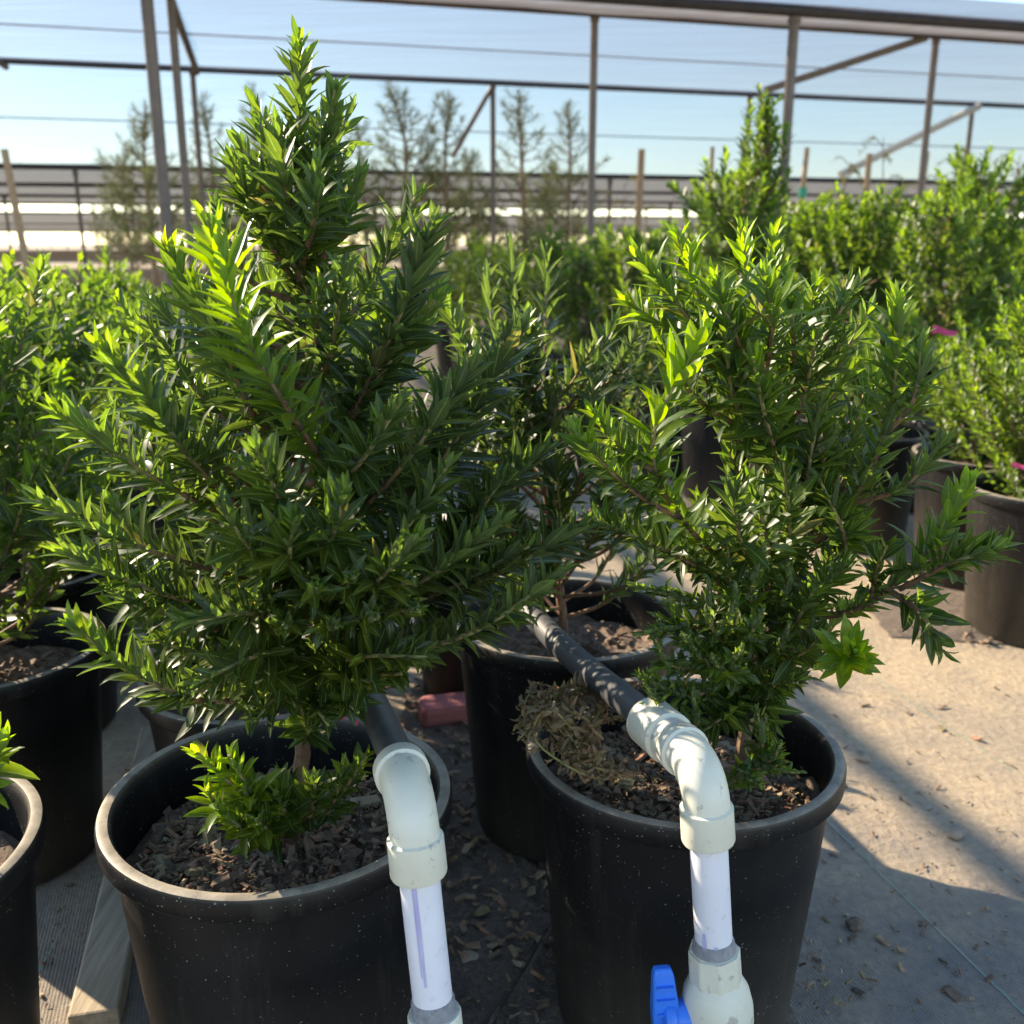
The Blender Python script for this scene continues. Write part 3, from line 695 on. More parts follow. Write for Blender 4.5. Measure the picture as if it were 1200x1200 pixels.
# --- second plant of the right row, showing between the two front shrubs
Cc = Shrub(52); Cc.ls = .88
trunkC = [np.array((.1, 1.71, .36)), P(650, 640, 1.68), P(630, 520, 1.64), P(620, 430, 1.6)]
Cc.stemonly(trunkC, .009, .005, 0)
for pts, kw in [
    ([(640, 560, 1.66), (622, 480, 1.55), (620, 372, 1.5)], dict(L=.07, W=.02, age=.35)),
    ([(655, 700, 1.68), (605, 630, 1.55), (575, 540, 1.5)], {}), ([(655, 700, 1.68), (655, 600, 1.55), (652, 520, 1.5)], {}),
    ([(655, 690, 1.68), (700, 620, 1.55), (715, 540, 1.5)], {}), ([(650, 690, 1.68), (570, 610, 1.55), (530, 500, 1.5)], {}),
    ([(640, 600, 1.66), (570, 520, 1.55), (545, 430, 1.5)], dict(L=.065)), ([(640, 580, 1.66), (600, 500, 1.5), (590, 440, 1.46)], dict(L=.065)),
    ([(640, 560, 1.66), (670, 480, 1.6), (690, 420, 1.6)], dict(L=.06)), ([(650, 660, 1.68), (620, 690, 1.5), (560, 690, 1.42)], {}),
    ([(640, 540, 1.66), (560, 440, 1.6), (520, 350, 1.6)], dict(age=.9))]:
    k = dict(L=.06, W=.016, sp=.0055, age=.2, base_age=.05, start=.25); k.update(kw); sh(Cc, pts, **k)  # low leaf age darkens this plant's tint to stand in for shade
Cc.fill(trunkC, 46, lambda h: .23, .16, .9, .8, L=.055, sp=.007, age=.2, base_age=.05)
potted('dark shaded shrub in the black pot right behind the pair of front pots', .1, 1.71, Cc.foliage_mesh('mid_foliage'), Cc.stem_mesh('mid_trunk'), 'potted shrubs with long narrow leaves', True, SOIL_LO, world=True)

# ------------------------------------------------------------------ other shrubs: variants, copied
def variant(seed, H, rad, n, st, lead=3, L=.055, sp=.0075, W=.02, age=.9, base_age=.3, low=.08):
    s = Shrub(seed, st); r = s.rng
    tr = [np.array((0, 0, .35)), np.array((r.normal(0, .02), r.normal(0, .02), .35 + (H - .35) * .4)), np.array((r.normal(0, .03), r.normal(0, .03), .35 + (H - .35) * .75)), np.array((r.normal(0, .04), r.normal(0, .04), H))]
    s.stemonly(tr, .011, .003, 0, 6)
    s.shoot(tr[1:], start=.2, L=L, W=W, sp=sp * .7, age=age, base_age=base_age)
    pf = lambda h: rad * np.interp(h, [0, .25, .5, .8, 1], [.75, 1, .92, .62, .25] if n != 170 else [1, .95, .75, .42, .1])
    s.fill(tr, n, pf, low, .95, .75, L=L, W=W, sp=sp, age=age, start=.22, base_age=base_age, sub=10)
    for i in range(lead):
        a = r.uniform(0, 6.28); d = np.array((math.cos(a), math.sin(a), 0)); b0 = tr[1]
        s.shoot([b0, b0 + d * rad * .45 + np.array((0, 0, (H - b0[2]) * .4)), b0 + d * rad * .6 + np.array((0, 0, (H - b0[2]) * r.uniform(.8, 1.0)))], .2, L, W, sp * .8, age, base_age=base_age, sub=10)
    return s.foliage_mesh('shrub_foliage'), s.stem_mesh('shrub_trunk')
V1 = [variant(100 + i, H, rd, n, ST_MD, ld) for i, (H, rd, n, ld) in enumerate([(1.08, .28, 60, 3), (1.0, .27, 56, 4), (1.14, .26, 60, 2)])]
V2 = [variant(200 + i, H, rd, n, ST_LO, ld, L=.06, sp=.0095, W=.023) for i, (H, rd, n, ld) in enumerate([(1.05, .27, 46, 3), (1.12, .25, 44, 4), (.98, .28, 46, 3)])]
V3 = [variant(300 + i, H, rd, n, ST_MD, ld, sp=.0055, L=.05, W=.02, base_age=.42, age=1) for i, (H, rd, n, ld) in enumerate([(1.42, .33, 62, 7), (1.34, .34, 60, 8), (1.5, .3, 62, 6)])]  # raised leaf age lightens these self-shadowed crowns in place of sunlight
VS = variant(401, 1.0, .30, 170, ST_MD, 2, L=.036, W=.013, sp=.0048, age=1, base_age=.45, low=.02)
VH = variant(402, 1.06, .28, 80, ST_MD, 3, low=.14)
VN = variant(403, .9, .11, 24, ST_MD, 1, low=.5)
VZ = variant(404, .55, .1, 12, ST_MD, 1)
VM = variant(405, .8, .2, 50, ST_MD, 3)
GRP = 'potted shrubs with long narrow leaves'
def place(label, x, y, v, s=1.0, rz=0.): return potted(label, x, y, v[0], v[1], GRP, False, None, rz, s=s)
rngp = random.Random(4)
ORD = ['front', 'second', 'third', 'fourth', 'fifth', 'sixth', 'seventh', 'eighth', 'ninth', 'tenth', 'eleventh', 'twelfth', 'thirteenth']
# left rows
rows = [('row behind the tall left front shrub', (-.29, 1.10), (1, 2, 5, 6, 7)), ('row along the left picture edge', (-.76, .97), range(0, 9)),
        ('second row left of the tall left shrub', (-1.34, .85), range(2, 10)), ('third row left of the tall left shrub', (-1.9, .75), range(4, 11)), ('fourth row left of the tall left shrub', (-2.5, .65), range(6, 13)),
        ('fifth row left of the tall left shrub', (-3.1, .55), range(8, 13))]
for nm, (x0, y0), ks in rows:
    for k in ks:
        x, y = x0 - .131 * k + rngp.uniform(-.03, .03), y0 + .48 * k + rngp.uniform(-.03, .03)
        if 'edge' in nm and k in (1, 2): x, y = ((-.93, 1.62), (-1.09, 2.12))[k - 1]
        z = y * CP + .66 * SP
        if 600 + (x + .33) / z * FPX < 0: continue
        v = V1 if y < 2.6 else V2
        v = v[(k * 2 + len(nm)) % 3]
        if 'behind' in nm and k == 2: v = VM
        if 'edge' in nm and k < 3: v = (VN, VH, VH)[k]
        if 'edge' in nm and k == 0: continue
        place(f'leafy green shrub, {ORD[k]} in the {nm}', x, y, v, rngp.uniform(.86, .95) if k else .93, rngp.uniform(0, 6.28))
S0 = Shrub(77)
tr0 = [np.array((-.76, .97, .36)), np.array((-.77, .97, .6)), np.array((-.76, .98, .95))]
S0.stemonly(tr0, .01, .004, 0); S0.fill(tr0, 30, lambda h: .13, .4, .95, .8, L=.05, sp=.006)
for pts in ([np.array((-.70, .98, .37)), P(-60, 915, .97), P(-15, 900, .95), P(8, 865, .95)], [np.array((-.70, .95, .37)), P(-60, 935, .93), P(-10, 920, .92)]):
    S0.shoot(pts, L=.055, W=.017, sp=.004, age=.95, base_age=.5, start=.4, fall=.12)
potted('shrub cut by the left picture edge, one leafy sprig over its pot rim', -.76, .97, S0.foliage_mesh('edge_foliage'), S0.stem_mesh('edge_trunk'), GRP, True, world=True)
# right row, further plants
for k in (2, 7, 8):
    x, y = .234 - .131 * k - (.06 if k == 2 else 0), 1.228 + .48 * k + (.1 if k == 2 else 0)
    place(f'low leafy shrub, {ORD[k]} in the row of the right front shrub', x, y, VZ if k == 2 else V2[k % 3], .8 if k == 2 else .9, rngp.uniform(0, 6.28))
# first row across the aisle
place('short bright green shrub in a black pot at the right edge below a pink tag', 1.50, 2.70, VS, 1.0, 1)
place('leafy shrub in a sunlit grey rimmed pot behind the right edge pot', 1.53, 3.16, VM, 1, 2)
place('small shrub in a grey rimmed pot left of the pink tag', 1.30, 3.58, VM, 1, 3)
TS = Shrub(61, ST_MD)
trunkT = [np.array((.93, 4.25, .36)), P(862, 330, 4.25), P(872, 250, 4.25), P(898, 175, 4.25), P(889, 100, 4.25)]
TS.stemonly(trunkT, .014, .004, 0)
kT = dict(L=.052, W=.017, sp=.0055, age=.9, base_age=.35, start=.15)
sh(TS, [(880, 220, 4.25), (900, 170, 4.25), (889, 102, 4.25)], **kT)
for a, b_, c in (((868, 300, 4.25), (830, 260, 4.2), (783, 215, 4.15)), ((870, 280, 4.25), (840, 240, 4.2), (826, 188, 4.15)), ((866, 310, 4.25), (820, 290, 4.1), (776, 262, 4.0)), ((868, 300, 4.25), (850, 250, 4.1), (850, 175, 4.1)),
                 ((875, 260, 4.25), (910, 210, 4.2), (923, 145, 4.2)), ((880, 240, 4.25), (872, 180, 4.2), (880, 120, 4.2)), ((870, 300, 4.25), (905, 260, 4.2), (925, 200, 4.2)), ((866, 310, 4.25), (880, 260, 4.0), (895, 205, 4.0)), ((866, 320, 4.25), (820, 300, 4.2), (800, 245, 4.2)), ((866, 320, 4.25), (915, 300, 4.2), (925, 260, 4.2)), ((868, 300, 4.25), (840, 285, 4.0), (820, 235, 4.0))):
    sh(TS, [a, b_, c], **kT)
TS.fill([np.array(p) for p in trunkT], 95, lambda h: np.interp(h, [0, .3, .5, .7, 1], [.28, .27, .17, .08, .02]), .1, .95, .6, **{k: v for k, v in kT.items()})
potted('tallest pointed shrub leaning right, beyond the right front shrub, against the steel post', .93, 4.25, TS.foliage_mesh('spire_foliage'), TS.stem_mesh('spire_trunk'), GRP, world=True)
place('leafy shrub in a grey pot seen through the right front shrub, before the pointed spire', 1.16, 3.98, VM, 1.0, 5)
place('leafy shrub in a black pot just left of the tallest pointed shrub', .78, 4.75, V1[2], .95, .5)
place('bright shrub with a slim upright tip above a grey lit pot in the gap', .60, 5.2, V1[0], 1.03, 4)
for i, (x, y) in enumerate([(.42, 5.75), (.22, 6.3), (.02, 6.95), (-.14, 7.45), (-.3, 7.95), (-.46, 8.45)]):
    place(f'small blurred shrub, {ORD[i] if i else "nearest"} beyond the gap between the two front shrubs', x, y, V2[i % 3], rngp.uniform(.95, 1.05), rngp.uniform(0, 6))
# rows further right
rr = [('second row across the aisle', 2.05, 3.1, 10, V3), ('third row across the aisle', 2.68, 3.4, 10, V3), ('fourth row across the aisle', 3.35, 3.7, 9, V3)]
for nm, x0, y0, n, v in rr:
    for k in range(2 if 'second' in nm else 1, n):
        x, y = x0 - .155 * k + rngp.uniform(-.04, .04), y0 + .5 * k + rngp.uniform(-.04, .04)
        place(f'bushy bright green shrub, {ORD[k]} in the {nm} at the right', x, y, (v if k < 6 else V2)[(k + len(nm)) % 3], rngp.uniform(.86, 1.0) * (1.0 if k < 6 else 1.08), rngp.uniform(0, 6.28))

# ------------------------------------------------------------------ irrigation lines
def arc_path(p0, corner, p1, r, n=9):
    a = (p0 - corner); a /= np.linalg.norm(a); b_ = (p1 - corner); b_ /= np.linalg.norm(b_)
    A_ = corner + a * r; B_ = corner + b_ * r
    out = []
    for i in range(n):
        t = i / (n - 1); out.append((1 - t) ** 2 * A_ + 2 * t * (1 - t) * (corner + (A_ + B_ - 2 * corner) * .12) + t * t * B_)
    return out
def irrigation(label, corner, back, foot, coup_len, valve, group):
    root = empty('irrigation_line', tuple(foot * np.array((1, 1, 0))), label, 'irrigation pipe', group)
    off = -np.array(root.location)
    def put(mb, name, mat, parent=root, **k):
        o = mb.build(name, mat, parent, **k)
        o.location = off if parent is root else (0, 0, 0); return o
    ro, rf = .021, .0285
    d = back[0] - corner; d /= np.linalg.norm(d); dn = foot - corner; dn /= np.linalg.norm(dn)
    # elbow with socket collars
    mb = MB(); pa = [corner + d * .066, corner + d * .063, corner + d * .046, corner + d * .044] ; ra = [rf * .97, rf * 1.03, rf * 1.03, rf * .91]
    mid = arc_path(back[0], corner, foot, .040); pb = [corner + dn * .044, corner + dn * .046, corner + dn * .083, corner + dn * .086]; rb = [rf * .91, rf * 1.02, rf * 1.03, rf * .99]
    mb.tube(pa + mid + pb, ra + [rf * .9] * len(mid) + rb, 28); el = put(mb, 'elbow', M['pvc_fit'])
    s0 = .064
    if coup_len:
        mb = MB(); mb.tube([corner + d * .06, corner + d * (.06 + coup_len * .3), corner + d * (.062 + coup_len * .31), corner + d * (.06 + coup_len * .97), corner + d * (.06 + coup_len)], [rf * .92, rf * .92, rf * 1.08, rf * 1.08, rf], 28)
        put(mb, 'coupling', M['pvc_fit']); s0 = .056 + coup_len
    # black poly pipe running back along the row
    mb = MB(); pts = catmull(np.array([corner + d * (s0 - .02)] + back), 60); mb.tube(pts, ro * .93, 16); put(mb, 'poly_pipe', M['poly'])
    # riser
    mb = MB(); end = foot if not valve else corner + dn * .225
    mb.tube([corner + dn * .07, end], ro, 24); rp = put(mb, 'riser_pipe', M['pvc_pipe'])
    # purple primer streak following the pipe wall
    to_cam = np.array((0, 0, CAMZ)) - corner; to_cam -= dn * to_cam.dot(dn); to_cam /= np.linalg.norm(to_cam); sdv = np.cross(dn, to_cam)
    mb = MB()
    for ang, a0, a1, wd in ((.28, .088, .20, .08), (.42, .09, .19, .03)) if not valve else ((.5, .19, .225, .12), (-.1, .205, .226, .1)):
        V = []
        n = 8
        for i in range(n):
            l = a0 + (a1 - a0) * i / (n - 1); w_ = wd * (1 - .6 * abs(i / (n - 1) - .4))
            for q in (-w_, w_):
                V.append(corner + dn * l + (to_cam * math.cos(ang + q) - sdv * math.sin(ang + q) * -1) * (ro + .0006))
        mb.add(V, [(2 * i, 2 * i + 1, 2 * i + 3, 2 * i + 2) for i in range(n - 1)])
    put(mb, 'primer_streak', M['purple'])
    return root, off, put, d, dn, rf, ro
zL = CAMZ - .535
cL = np.array((-.102, .885, zL)); cR = np.array((.207, .955, CAMZ - .545))
def run(c, zs): return [c + AX * s_ + np.array((0, 0, z_)) for s_, z_ in zs]
runL = run(cL, [(.12, -.008), (.45, -.05), (1.0, -.075), (1.8, -.078), (3.2, -.078), (5., -.078)])
runR = run(cR, [(.2, -.022), (.5, -.055), (1.0, -.068), (1.8, -.07), (3.2, -.07), (5., -.07)])
fL = P(512, 1215, .86); fL = cL + (fL - cL) * (1.0)
root, off, put, d, dn, rf, ro = irrigation('white riser pipe with plain elbow on a black pipe, over the left front pot', cL, runL, fL, 0, False, 'irrigation pipes over the pots')
l0 = .226
mb = MB(); mb.tube([cL + dn * l0, cL + dn * (l0 + .003), cL + dn * (l0 + .028)], [ro + .0005, ro + .0022, ro + .003], 24); put(mb, 'primer_band', M['primer'])
mb = MB(); mb.tube([cL + dn * (l0 + .017), cL + dn * (l0 + .02), cL + dn * (l0 + .07), cL + dn * (l0 + .072), cL + dn * (l0 + .13)], [rf * .95, rf, rf, rf * 1.08, rf * 1.08], 24); put(mb, 'coupling', M['pvc_fit'])
mb = MB(); mb.tube([cL + dn * (l0 + .12), np.array((*(cL + dn * (l0 + .12))[:2], .02))], ro, 20); put(mb, 'lower_pipe', M['pvc_pipe'])
fR = P(838, 1135, .945)
root, off, put, d, dn, rf, ro = irrigation('white riser pipe with blue handled ball valve, over the right front pot', cR, runR, cR + (fR - cR), .088, True, 'irrigation pipes over the pots')
l0 = .208
mb = MB(); mb.tube([cR + dn * l0, cR + dn * (l0 + .003), cR + dn * (l0 + .022)], [ro + .0005, ro + .002, ro + .005], 24); put(mb, 'primer_band', M['primer'])
mb = MB()
L_ = lambda l: cR + dn * (l0 + l)
mb.tube([L_(.014), L_(.016), L_(.052), L_(.054)], [rf * .98, rf * 1.04, rf * 1.06, rf * 1.0], 8)       # faceted union nut
vb = put(mb, 'union_nut', M['pvc_fit'], bevel=.002, smooth=False)
mb = MB(); mb.tube([L_(.05), L_(.056), L_(.066), L_(.085), L_(.105), L_(.125), L_(.135), L_(.16)], [rf * 1.0, rf * 1.12, rf * 1.3, rf * 1.42, rf * 1.42, rf * 1.3, rf * 1.1, rf * 1.05], 28)
vbody = put(mb, 'ball_valve', M['pvc_fit'])
c = L_(.098); ex = np.array((-1., -.12, 0)); ex /= np.linalg.norm(ex)
mb = MB(); mb.tube([c + ex * .03, c + ex * .062], [.021, .017], 20)
mb.tube([c + ex * .05, c + ex * .054, c + ex * .062, c + ex * .066], [.019, .023, .023, .019], 20)
up = -dn; sid = np.cross(ex, up)
hc = c + ex * .061
V = []; F = []
prof = [(-.035, .0125), (-.01, .0165), (.015, .0165), (.035, .0145), (.058, .0125), (.066, .010)]
for l, w_ in prof:
    for a_, b_ in ((-1, -1), (1, -1), (1, 1), (-1, 1)): V.append(hc + up * l + sid * (w_ * .55) * a_ + ex * (w_ * .95) * b_)
F = [(3, 2, 1, 0), (20, 21, 22, 23)]
for i in range(5):
    for k in range(4): F.append((4 * i + k, 4 * i + (k + 1) % 4, 4 * i + 4 + (k + 1) % 4, 4 * i + 4 + k))
mb.add(V, F); hb = put(mb, 'handle', M['blue'], bevel=.003)
for l in (.012, .03, .046):
    mb = MB(); mb.box(hc + up * l + ex * .0 - np.cross(ex, up) * 0 + sid * (-.0085 if sid[1] > 0 else .0085), (.0011, .0035, .010), up, sid, ex); mb.build('rib', M['blue'], hb)

mb = MB(); mb.tube([L_(.15), np.array((*L_(.15)[:2], .02))], ro, 20); put(mb, 'lower_pipe', M['pvc_pipe'])
# poly pipes of the other rows
def hose(label, pts, r=.019):
    mb = MB(); mb.tube(catmull(np.array(pts), 50), r, 14); return tag(mb.build('poly_pipe', M['poly']), label, 'irrigation pipe', 'black poly pipes along the rows')
p0 = np.array((-.60, .80, .47)) + np.array((-.17, 0, 0))
hose('black poly pipe lying over the pots at the left edge', [p0 + AX * s_ for s_ in (-.3, 0, .7, 1.6, 3, 5)])
hose('pale sunlit poly pipe along the pots across the aisle', [np.array((1.62, 3.0, .47)) + np.array((-.31, .95, 0)) * s_ for s_ in (-.8, 0, .7, 1.6, 3, 5)])

# pink tags
def pink(px, py, Y, label, sz=.05):
    p = P(px, py, Y); rng = np.random.default_rng(int(px)); mb = MB(); V = []; F = []; n = 6
    for i in range(n):
        t = i / (n - 1); c = p + np.array((sz * (t - .5) * 2, .01 * math.sin(t * 5), -.3 * sz * t * t + .1 * sz * math.sin(t * 7))); wv = sz * .33 * (1 - .4 * t)
        V += [c + np.array((0, .0, -wv)), c + np.array((0, .004, wv)), c + np.array((0, .002, -wv)) + np.array((0, .0015, 0)), c + np.array((0, .0055, wv))]
    for i in range(n - 1):
        a = 4 * i; F += [(a, a + 4, a + 5, a + 1), (a + 2, a + 3, a + 7, a + 6)]
    mb.add(V, F); return tag(mb.build('ribbon_tag', M['pink']), label, 'plant tag')
pink(1107, 387, 3.0, 'pink ribbon tag above the short bright shrub at the right', .035)
pink(938, 358, 3.9, 'tiny pink ribbon tag against the tall pointed shrub', .03)
pink(410, 842, 1.2, 'pink tag at the black pipe in the left front pot', .012)
pink(1196, 546, 2.5, 'pink tag by the rim of the right edge pot', .02)

# ------------------------------------------------------------------ shade structure
HZ = CAMZ + 1.9
st = empty('shade_structure', (0, 8, 0), 'steel post shade structure with grey translucent cloth roof over the shrubs', 'shade structure')
OFF = np.array((0, -8., 0))
def part(mb, name, mat, parent=st, **k):
    o = mb.build(name, mat, parent, **k); o.location = OFF if parent is st else (0, 0, 0); return o
def post(x, y, r, top=HZ):
    mb = MB(); mb.tube([(x, y, 0), (x, y, top - .02)], r, 12); mb.tube([(x, y, top - .07), (x, y, top - .03)], r * 1.25, 12); mb.lathe([(0.001, .012), (r * 2.4, .012), (r * 2.4, .0), (.001, 0)], 16, (x, y, .001)); return part(mb, 'post', M['steel'])
P5 = np.array((.707, 9.28)); B2 = np.array((.961, .277)); A2 = np.array((-.24, .971))
# row 0 (nearest beam)
for k in (-1.04, .49, 2.02): 
    q = P5 + B2 * 3.45 * k - A2 * .42; post(q[0], q[1], .046)
for k in (-3, -2, -1, 0, 1, 2, 3):
    q = P5 + B2 * 3.45 * k; post(q[0], q[1], .033)
    q = P5 + B2 * 3.52 * k + A2 * 3.93; post(q[0], q[1], .033)
def beam(a, b_, r, mat, name='beam', seg=10):
    mb = MB(); mb.tube([a, b_], r, seg); return part(mb, name, mat)
def v3(q, z): return np.array((q[0], q[1], z))
beam(v3(P5 - A2 * .42 - B2 * 16, HZ + .03), v3(P5 - A2 * .42 + B2 * 16, HZ + .03), .05, M['beam'])
beam(v3(P5 - B2 * 16, HZ), v3(P5 + B2 * 16, HZ), .035, M['steel'])
beam(v3(P5 + A2 * 3.93 - B2 * 18, HZ), v3(P5 + A2 * 3.93 + B2 * 18, HZ), .035, M['beam'])
hx = math.tan(SUN_EL); shadow_purlin = G(960, 838)[:2] + np.array((math.sin(SUN_AZ), math.cos(SUN_AZ))) * (HZ - .03) / hx - A2 * 0  # extra unseen purlin, added to throw the long shadow band across the aisle
shadow_purlin = shadow_purlin + A2 * ((P5 - shadow_purlin).dot(A2))
for q in (P5 - B2 * 3.47, shadow_purlin):
    beam(v3(q - A2 * 10.5, HZ - .03), v3(q + A2 * 3.93, HZ - .03), .036, M['steel'], 'purlin')
for dd, r in ((1.9, .008), (9.4, .012)):
    beam(v3(P5 + A2 * dd - B2 * 20, HZ), v3(P5 + A2 * dd + B2 * 20, HZ), r, M['beam'], 'cable', 6)
def brace(a, b_, r, mat=None):
    mb = MB(); mb.tube([a, b_], r, 8); part(mb, 'brace', mat or M['steel'])
brace(P(576, 103, 13.1), P(530, 184, 13.0), .03)
brace(P(1086, 44, 10.2), P(896, 106, 10.1), .033)
brace(P(1148, 124, 15.0), P(984, 205, 14.4), .05, M['galv'])
def cloth(a0, a1, w0, w1, mat, sag, z=HZ, bulge=0, name='cloth_panel', parent=st, nU=40, nV=10, drop=0):
    mb = MB(); V = []; F = []; rng = np.random.default_rng(int(abs(a0) * 10) + 1)
    for i in range(nU + 1):
        for j in range(nV + 1):
            t = j / nV; q = P5 + A2 * (a0 + (a1 - a0) * t) + B2 * (w0 + (w1 - w0) * i / nU)
            V.append((q[0], q[1], z - sag * 4 * t * (1 - t) + rng.normal(0, .008) - drop * (1 - t) ** 4))
    for i in range(nU):
        for j in range(nV): a = i * (nV + 1) + j; F.append((a, a + 1, a + nV + 2, a + nV + 1))
    mb.add(V, F); return part(mb, name, mat, parent)
cloth(-1.05, -.46, -16, 16, M['cloth'], .03, HZ + .06)
cloth(-.40, .0, -16, 16, M['cloth_far'], .06, HZ + .03)
cloth(.05, 3.86, -16, 16, M['cloth'], .07, HZ + .01)
cloth(4.12, 20.3, -20, 22, M['cloth_thin'], .05, HZ + .01)

# far canopies
def canopy(label, y0, y1, x0, x1, z, nb, gap):
    c0 = empty('shade_canopy', (0, y0, 0), label, 'shade canopy')
    def pp(mb, name, mat): o = mb.build(name, mat, c0); o.location = (0, -y0, 0); return o
    mb = MB(); V = []; F = []; nU = 24; nV = 12; rng = np.random.default_rng(int(y0))
    for i in range(nU + 1):
        for j in range(nV + 1):
            x = x0 + (x1 - x0) * i / nU; y = y0 + (y1 - y0) * j / nV + .277 / .961 * x * .9
            V.append((x, y, z + rng.normal(0, .02)))
    for i in range(nU):
        for j in range(nV): a = i * (nV + 1) + j; F.append((a, a + 1, a + nV + 2, a + nV + 1))
    mb.add(V, F); pp(mb, 'cloth_panel', M['cloth_far'])
    for j in range(nb):
        y = y0 + (y1 - y0) * j / (nb - 1)
        mb = MB(); mb.tube([(x0, y + .26 * x0, z - .04), (x1, y + .26 * x1, z - .04)], .07, 8); pp(mb, 'beam', M['beam'])
        n = int((x1 - x0) / gap)
        if j in (0, nb // 2, nb - 1):
            for k in range(n):
                x = x0 + gap * (k + .5)
                if abs(x) > .62 * (y + .26 * x) : continue
                mb = MB(); mb.tube([(x, y + .26 * x, 0), (x, y + .26 * x, z - .04)], .05, 8); mb.tube([(x, y + .26 * x, z - .25), (x, y + .26 * x, z - .1)], .07, 8); pp(mb, 'post', M['steel'])
    return c0
canopy('long low dark shade canopy beyond the pines', 28.5, 54, -40, 40, HZ - .06, 4, 4.5)
canopy('second dark shade canopy farther off, under the bright strip of sky', 70, 190, -90, 100, HZ - .1, 4, 9)

# ------------------------------------------------------------------ pines and stakes beyond the roof
def pine(seed, H, spread, dens):
    r = np.random.default_rng(seed); s = Shrub(seed, ST_LO)
    tr = [np.array((0, 0, .35)), np.array((r.normal(0, .03), r.normal(0, .03), H * .4)), np.array((r.normal(0, .04), r.normal(0, .04), H * .75)), np.array((r.normal(0, .05), r.normal(0, .05), H))]
    s.stemonly(tr, .035, .008, 0, 7); c = catmull(tr, 60)
    kw = dict(L=.12, W=.013, spread=(25, 65), curl=.1, r0=.008, r1=.003, age=.8, base_age=.35, sub=8, messy=.3, fall=.3)
    s.shoot([c[40], c[52], c[59]], start=.1, sp=.006, **kw)
    for i in range(dens):
        h = .18 + .78 * (i + r.random()) / dens; b0 = c[int(h * 59)]; az = i * 2.4 + r.normal(0, .5); o = np.array((math.cos(az), math.sin(az), 0))
        L = spread * (1.1 - h) ** 1.5 * r.uniform(.5, 1.1) + .1; up = L * r.uniform(.5, 1.0)
        p1 = b0 + o * L * .6 + np.array((0, 0, up * .3)); p2 = b0 + o * L + np.array((0, 0, up))
        s.shoot([b0, p1, p2], start=.35, sp=.010, **kw)
        if L > .3:
            for q in range(2):
                e = p1 + o * L * .25 + r.normal(0, .12, 3) + np.array((0, 0, .12)); s.shoot([p1 * .6 + b0 * .4, (p1 + e) / 2, e], start=.3, sp=.011, **kw)
    return s.foliage_mesh('pine_needles'), s.stem_mesh('pine_trunk')
PV = [pine(500, 2.6, .78, 52), pine(501, 2.6, .64, 44), pine(502, 2.6, .56, 42)]
def pine_at(label, px, ptop, Y, v, rz=0, wide=1.0):
    t = P(px, ptop, Y); s = t[2] / 2.6
    root = empty('pine_tree', (t[0], Y, 0), label, 'pine tree', 'young pines in a row beyond the roof', rz); root.scale = (s * wide, s * wide, s)
    link_mesh('pot', POT_LO, None, root); link_mesh('crown', PV[v][0], M['needle'], root); link_mesh('trunk', PV[v][1], M['bark'], root)
for lab, px, pt, Y, v, rz, wd in [
    ('bushy young pine behind the left steel post', 163, 122, 14.0, 0, 0, 1.1), ('slim young pine beside the second post from the left', 240, 112, 15.5, 1, 2, 1),
    ('thin young pine half hidden left of the tall leader', 293, 100, 15.5, 2, 1, .9), ('young pine just right of the tall leader', 421, 142, 13.8, 1, 3, 1.1),
    ('tallest broad young pine right of the leader', 470, 98, 13.8, 0, 4, 1.15), ('slim young pine left of the diagonal brace', 522, 110, 13.8, 1, 5, 1.1),
    ('upright young pine right of the slender braced post', 615, 108, 13.8, 2, 6, 1.25), ('young pine left of the middle steel post', 668, 122, 14.2, 1, 1.4, 1.05),
    ('short broad pine behind the upright pine', 640, 190, 15.5, 0, .7, 1.2), ('short hazy pine between the slim pine and the braced post', 553, 175, 16.5, 0, 2.2, .9),
    ('short pine low beside the left post', 140, 175, 16.5, 0, 1.2, .9)]:
    pine_at(lab, px, pt, Y, v, rz, wd)
def stake(label, px, ptop, Y, lean=0., r=.024, tie=False, pb=None):
    t = P(px, ptop, Y); root = empty('wooden_stake', (t[0] - lean, Y, 0), label, 'stake', 'wooden stakes beyond the shrubs')
    mb = MB(); mb.tube([(0, 0, 0), (lean * .5 + .006, 0, t[2] * .5), (lean, 0, t[2])], [r, r, r * .9], 8); mb.build('pole', M['wood'], root)
    if tie:
        mb = MB(); mb.tube([(lean * .72, -.03, t[2] * .74), (lean * .73, -.035, t[2] * .79)], r * 1.6, 8); mb.build('tie', M['tagc'], root)
stake('lodgepole stake just right of the middle steel post', 752, 175, 13.9, .05, .05)
stake('pale stake left of the tallest pointed shrub', 835, 172, 13.9, 0, .03)
stake('leaning stake with green tie right of the tall pointed shrub', 946, 173, 12.8, .09, .035, True)
stake('stake amid sparse foliage near the galvanised brace', 1019, 180, 12.5, .0, .04)
stake('orange lit stake leaning on the right steel post', 1086, 178, 12.0, .08, .04)
stake('tall leaning stake at the far left edge', 5, 175, 9.0, -.12, .035)
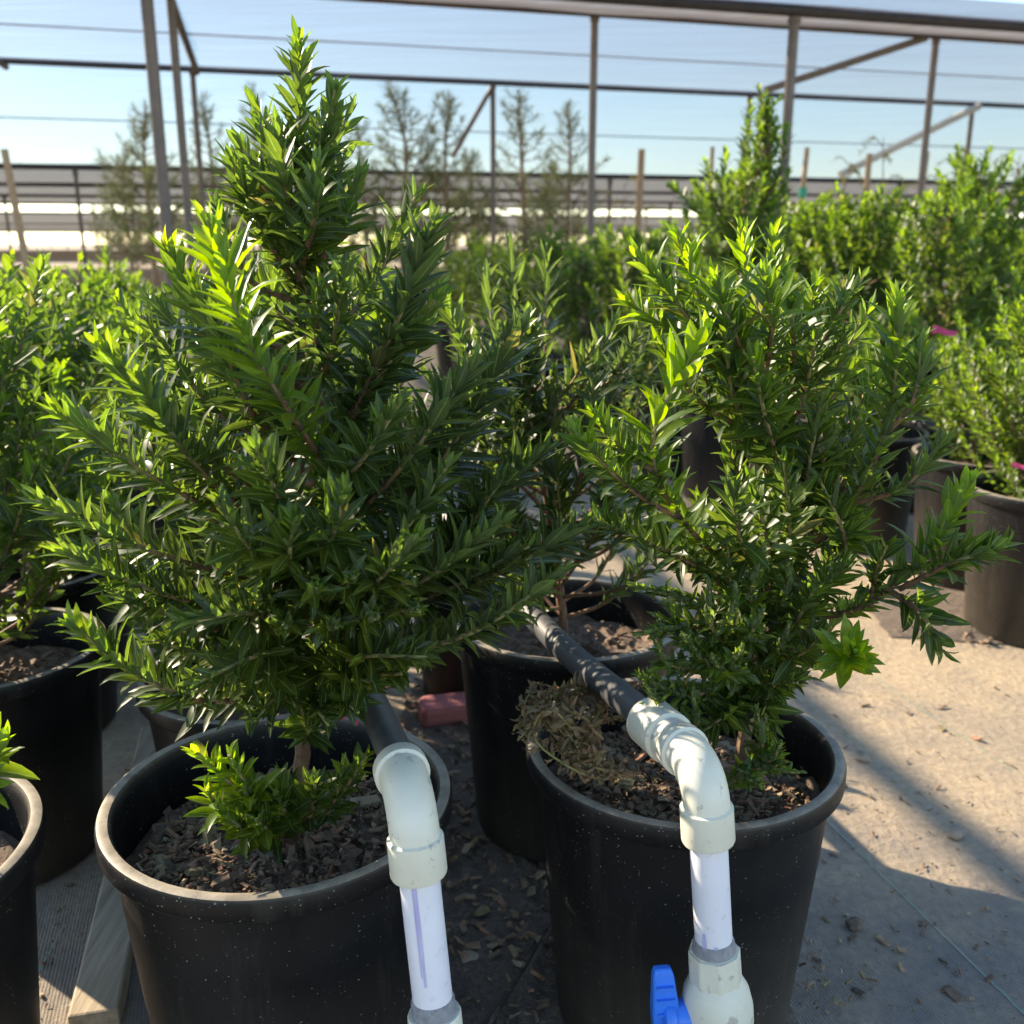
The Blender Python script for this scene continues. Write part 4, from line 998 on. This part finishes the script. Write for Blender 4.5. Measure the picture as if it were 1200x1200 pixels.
def sapling(label, px, ptop, Y, seed, spread=.5):
    t = P(px, ptop, Y); H = t[2]; r = np.random.default_rng(seed); s = Shrub(seed, ST_LO)
    tr = [np.array((0, 0, .3)), np.array((r.normal(0, .05), 0, H * .5)), np.array((r.normal(0, .1), 0, H))]; s.stemonly(tr, .015, .004, .2, 6); c = catmull(tr, 40)
    for i in range(16):
        h = r.uniform(.5, 1); b0 = c[int(h * 39)]; az = r.uniform(0, 6.28); o = np.array((math.cos(az), math.sin(az), 0)); L = spread * r.uniform(.4, 1)
        s.shoot([b0, b0 + o * L * .5 + np.array((0, 0, .12)), b0 + o * L + np.array((0, 0, r.uniform(-.1, .15)))], .3, .05, .02, .016, .8, sub=8, messy=.5, base_age=.4, r0=.006, spread=(30, 80))
    root = empty('young_tree', (t[0], Y, 0), label, 'young tree', 'sparse staked saplings')
    link_mesh('pot', POT_LO, None, root); link_mesh('crown', s.foliage_mesh('sap_f'), M['sap'], root); link_mesh('trunk', s.stem_mesh('sap_t'), M['stem'], root)
sapling('sparse olive sapling beside the galvanised brace', 1045, 160, 12.6, 70)
sapling('thin feathery sapling right of the right steel post', 1130, 175, 12.2, 71, .6)
sapling('yellowish sapling at the right picture edge', 1196, 182, 11.5, 72, .4)
sapling('thin orange tinted sapling behind the bright shrub row', 990, 190, 14, 73, .45)
sapling('thin bare sapling right of the middle steel post', 730, 215, 15, 74, .5)
# pale covered heap far right
mb = MB(); c = P(1070, 255, 16.); V = []; F = []; nu, nv = 20, 7
for j in range(nv + 1):
    th = math.pi / 2 * j / nv
    for i in range(nu):
        a = 2 * math.pi * i / nu; k = 1 + .08 * math.sin(3 * a + 1) + .05 * math.sin(5 * a); V.append((.62 * k * math.sin(th) * math.cos(a), .5 * k * math.sin(th) * math.sin(a), 1.42 * math.cos(th) ** .7 if j < nv else 0))
for j in range(nv):
    for i in range(nu): F.append((j * nu + i, j * nu + (i + 1) % nu, (j + 1) * nu + (i + 1) % nu, (j + 1) * nu + i))
mb.add(V, F); o = mb.build('covered_heap', M['cream']); o.location = (c[0], c[1], 0)
tag(o, 'cream covered heap far behind the right hand shrubs', 'covered heap')
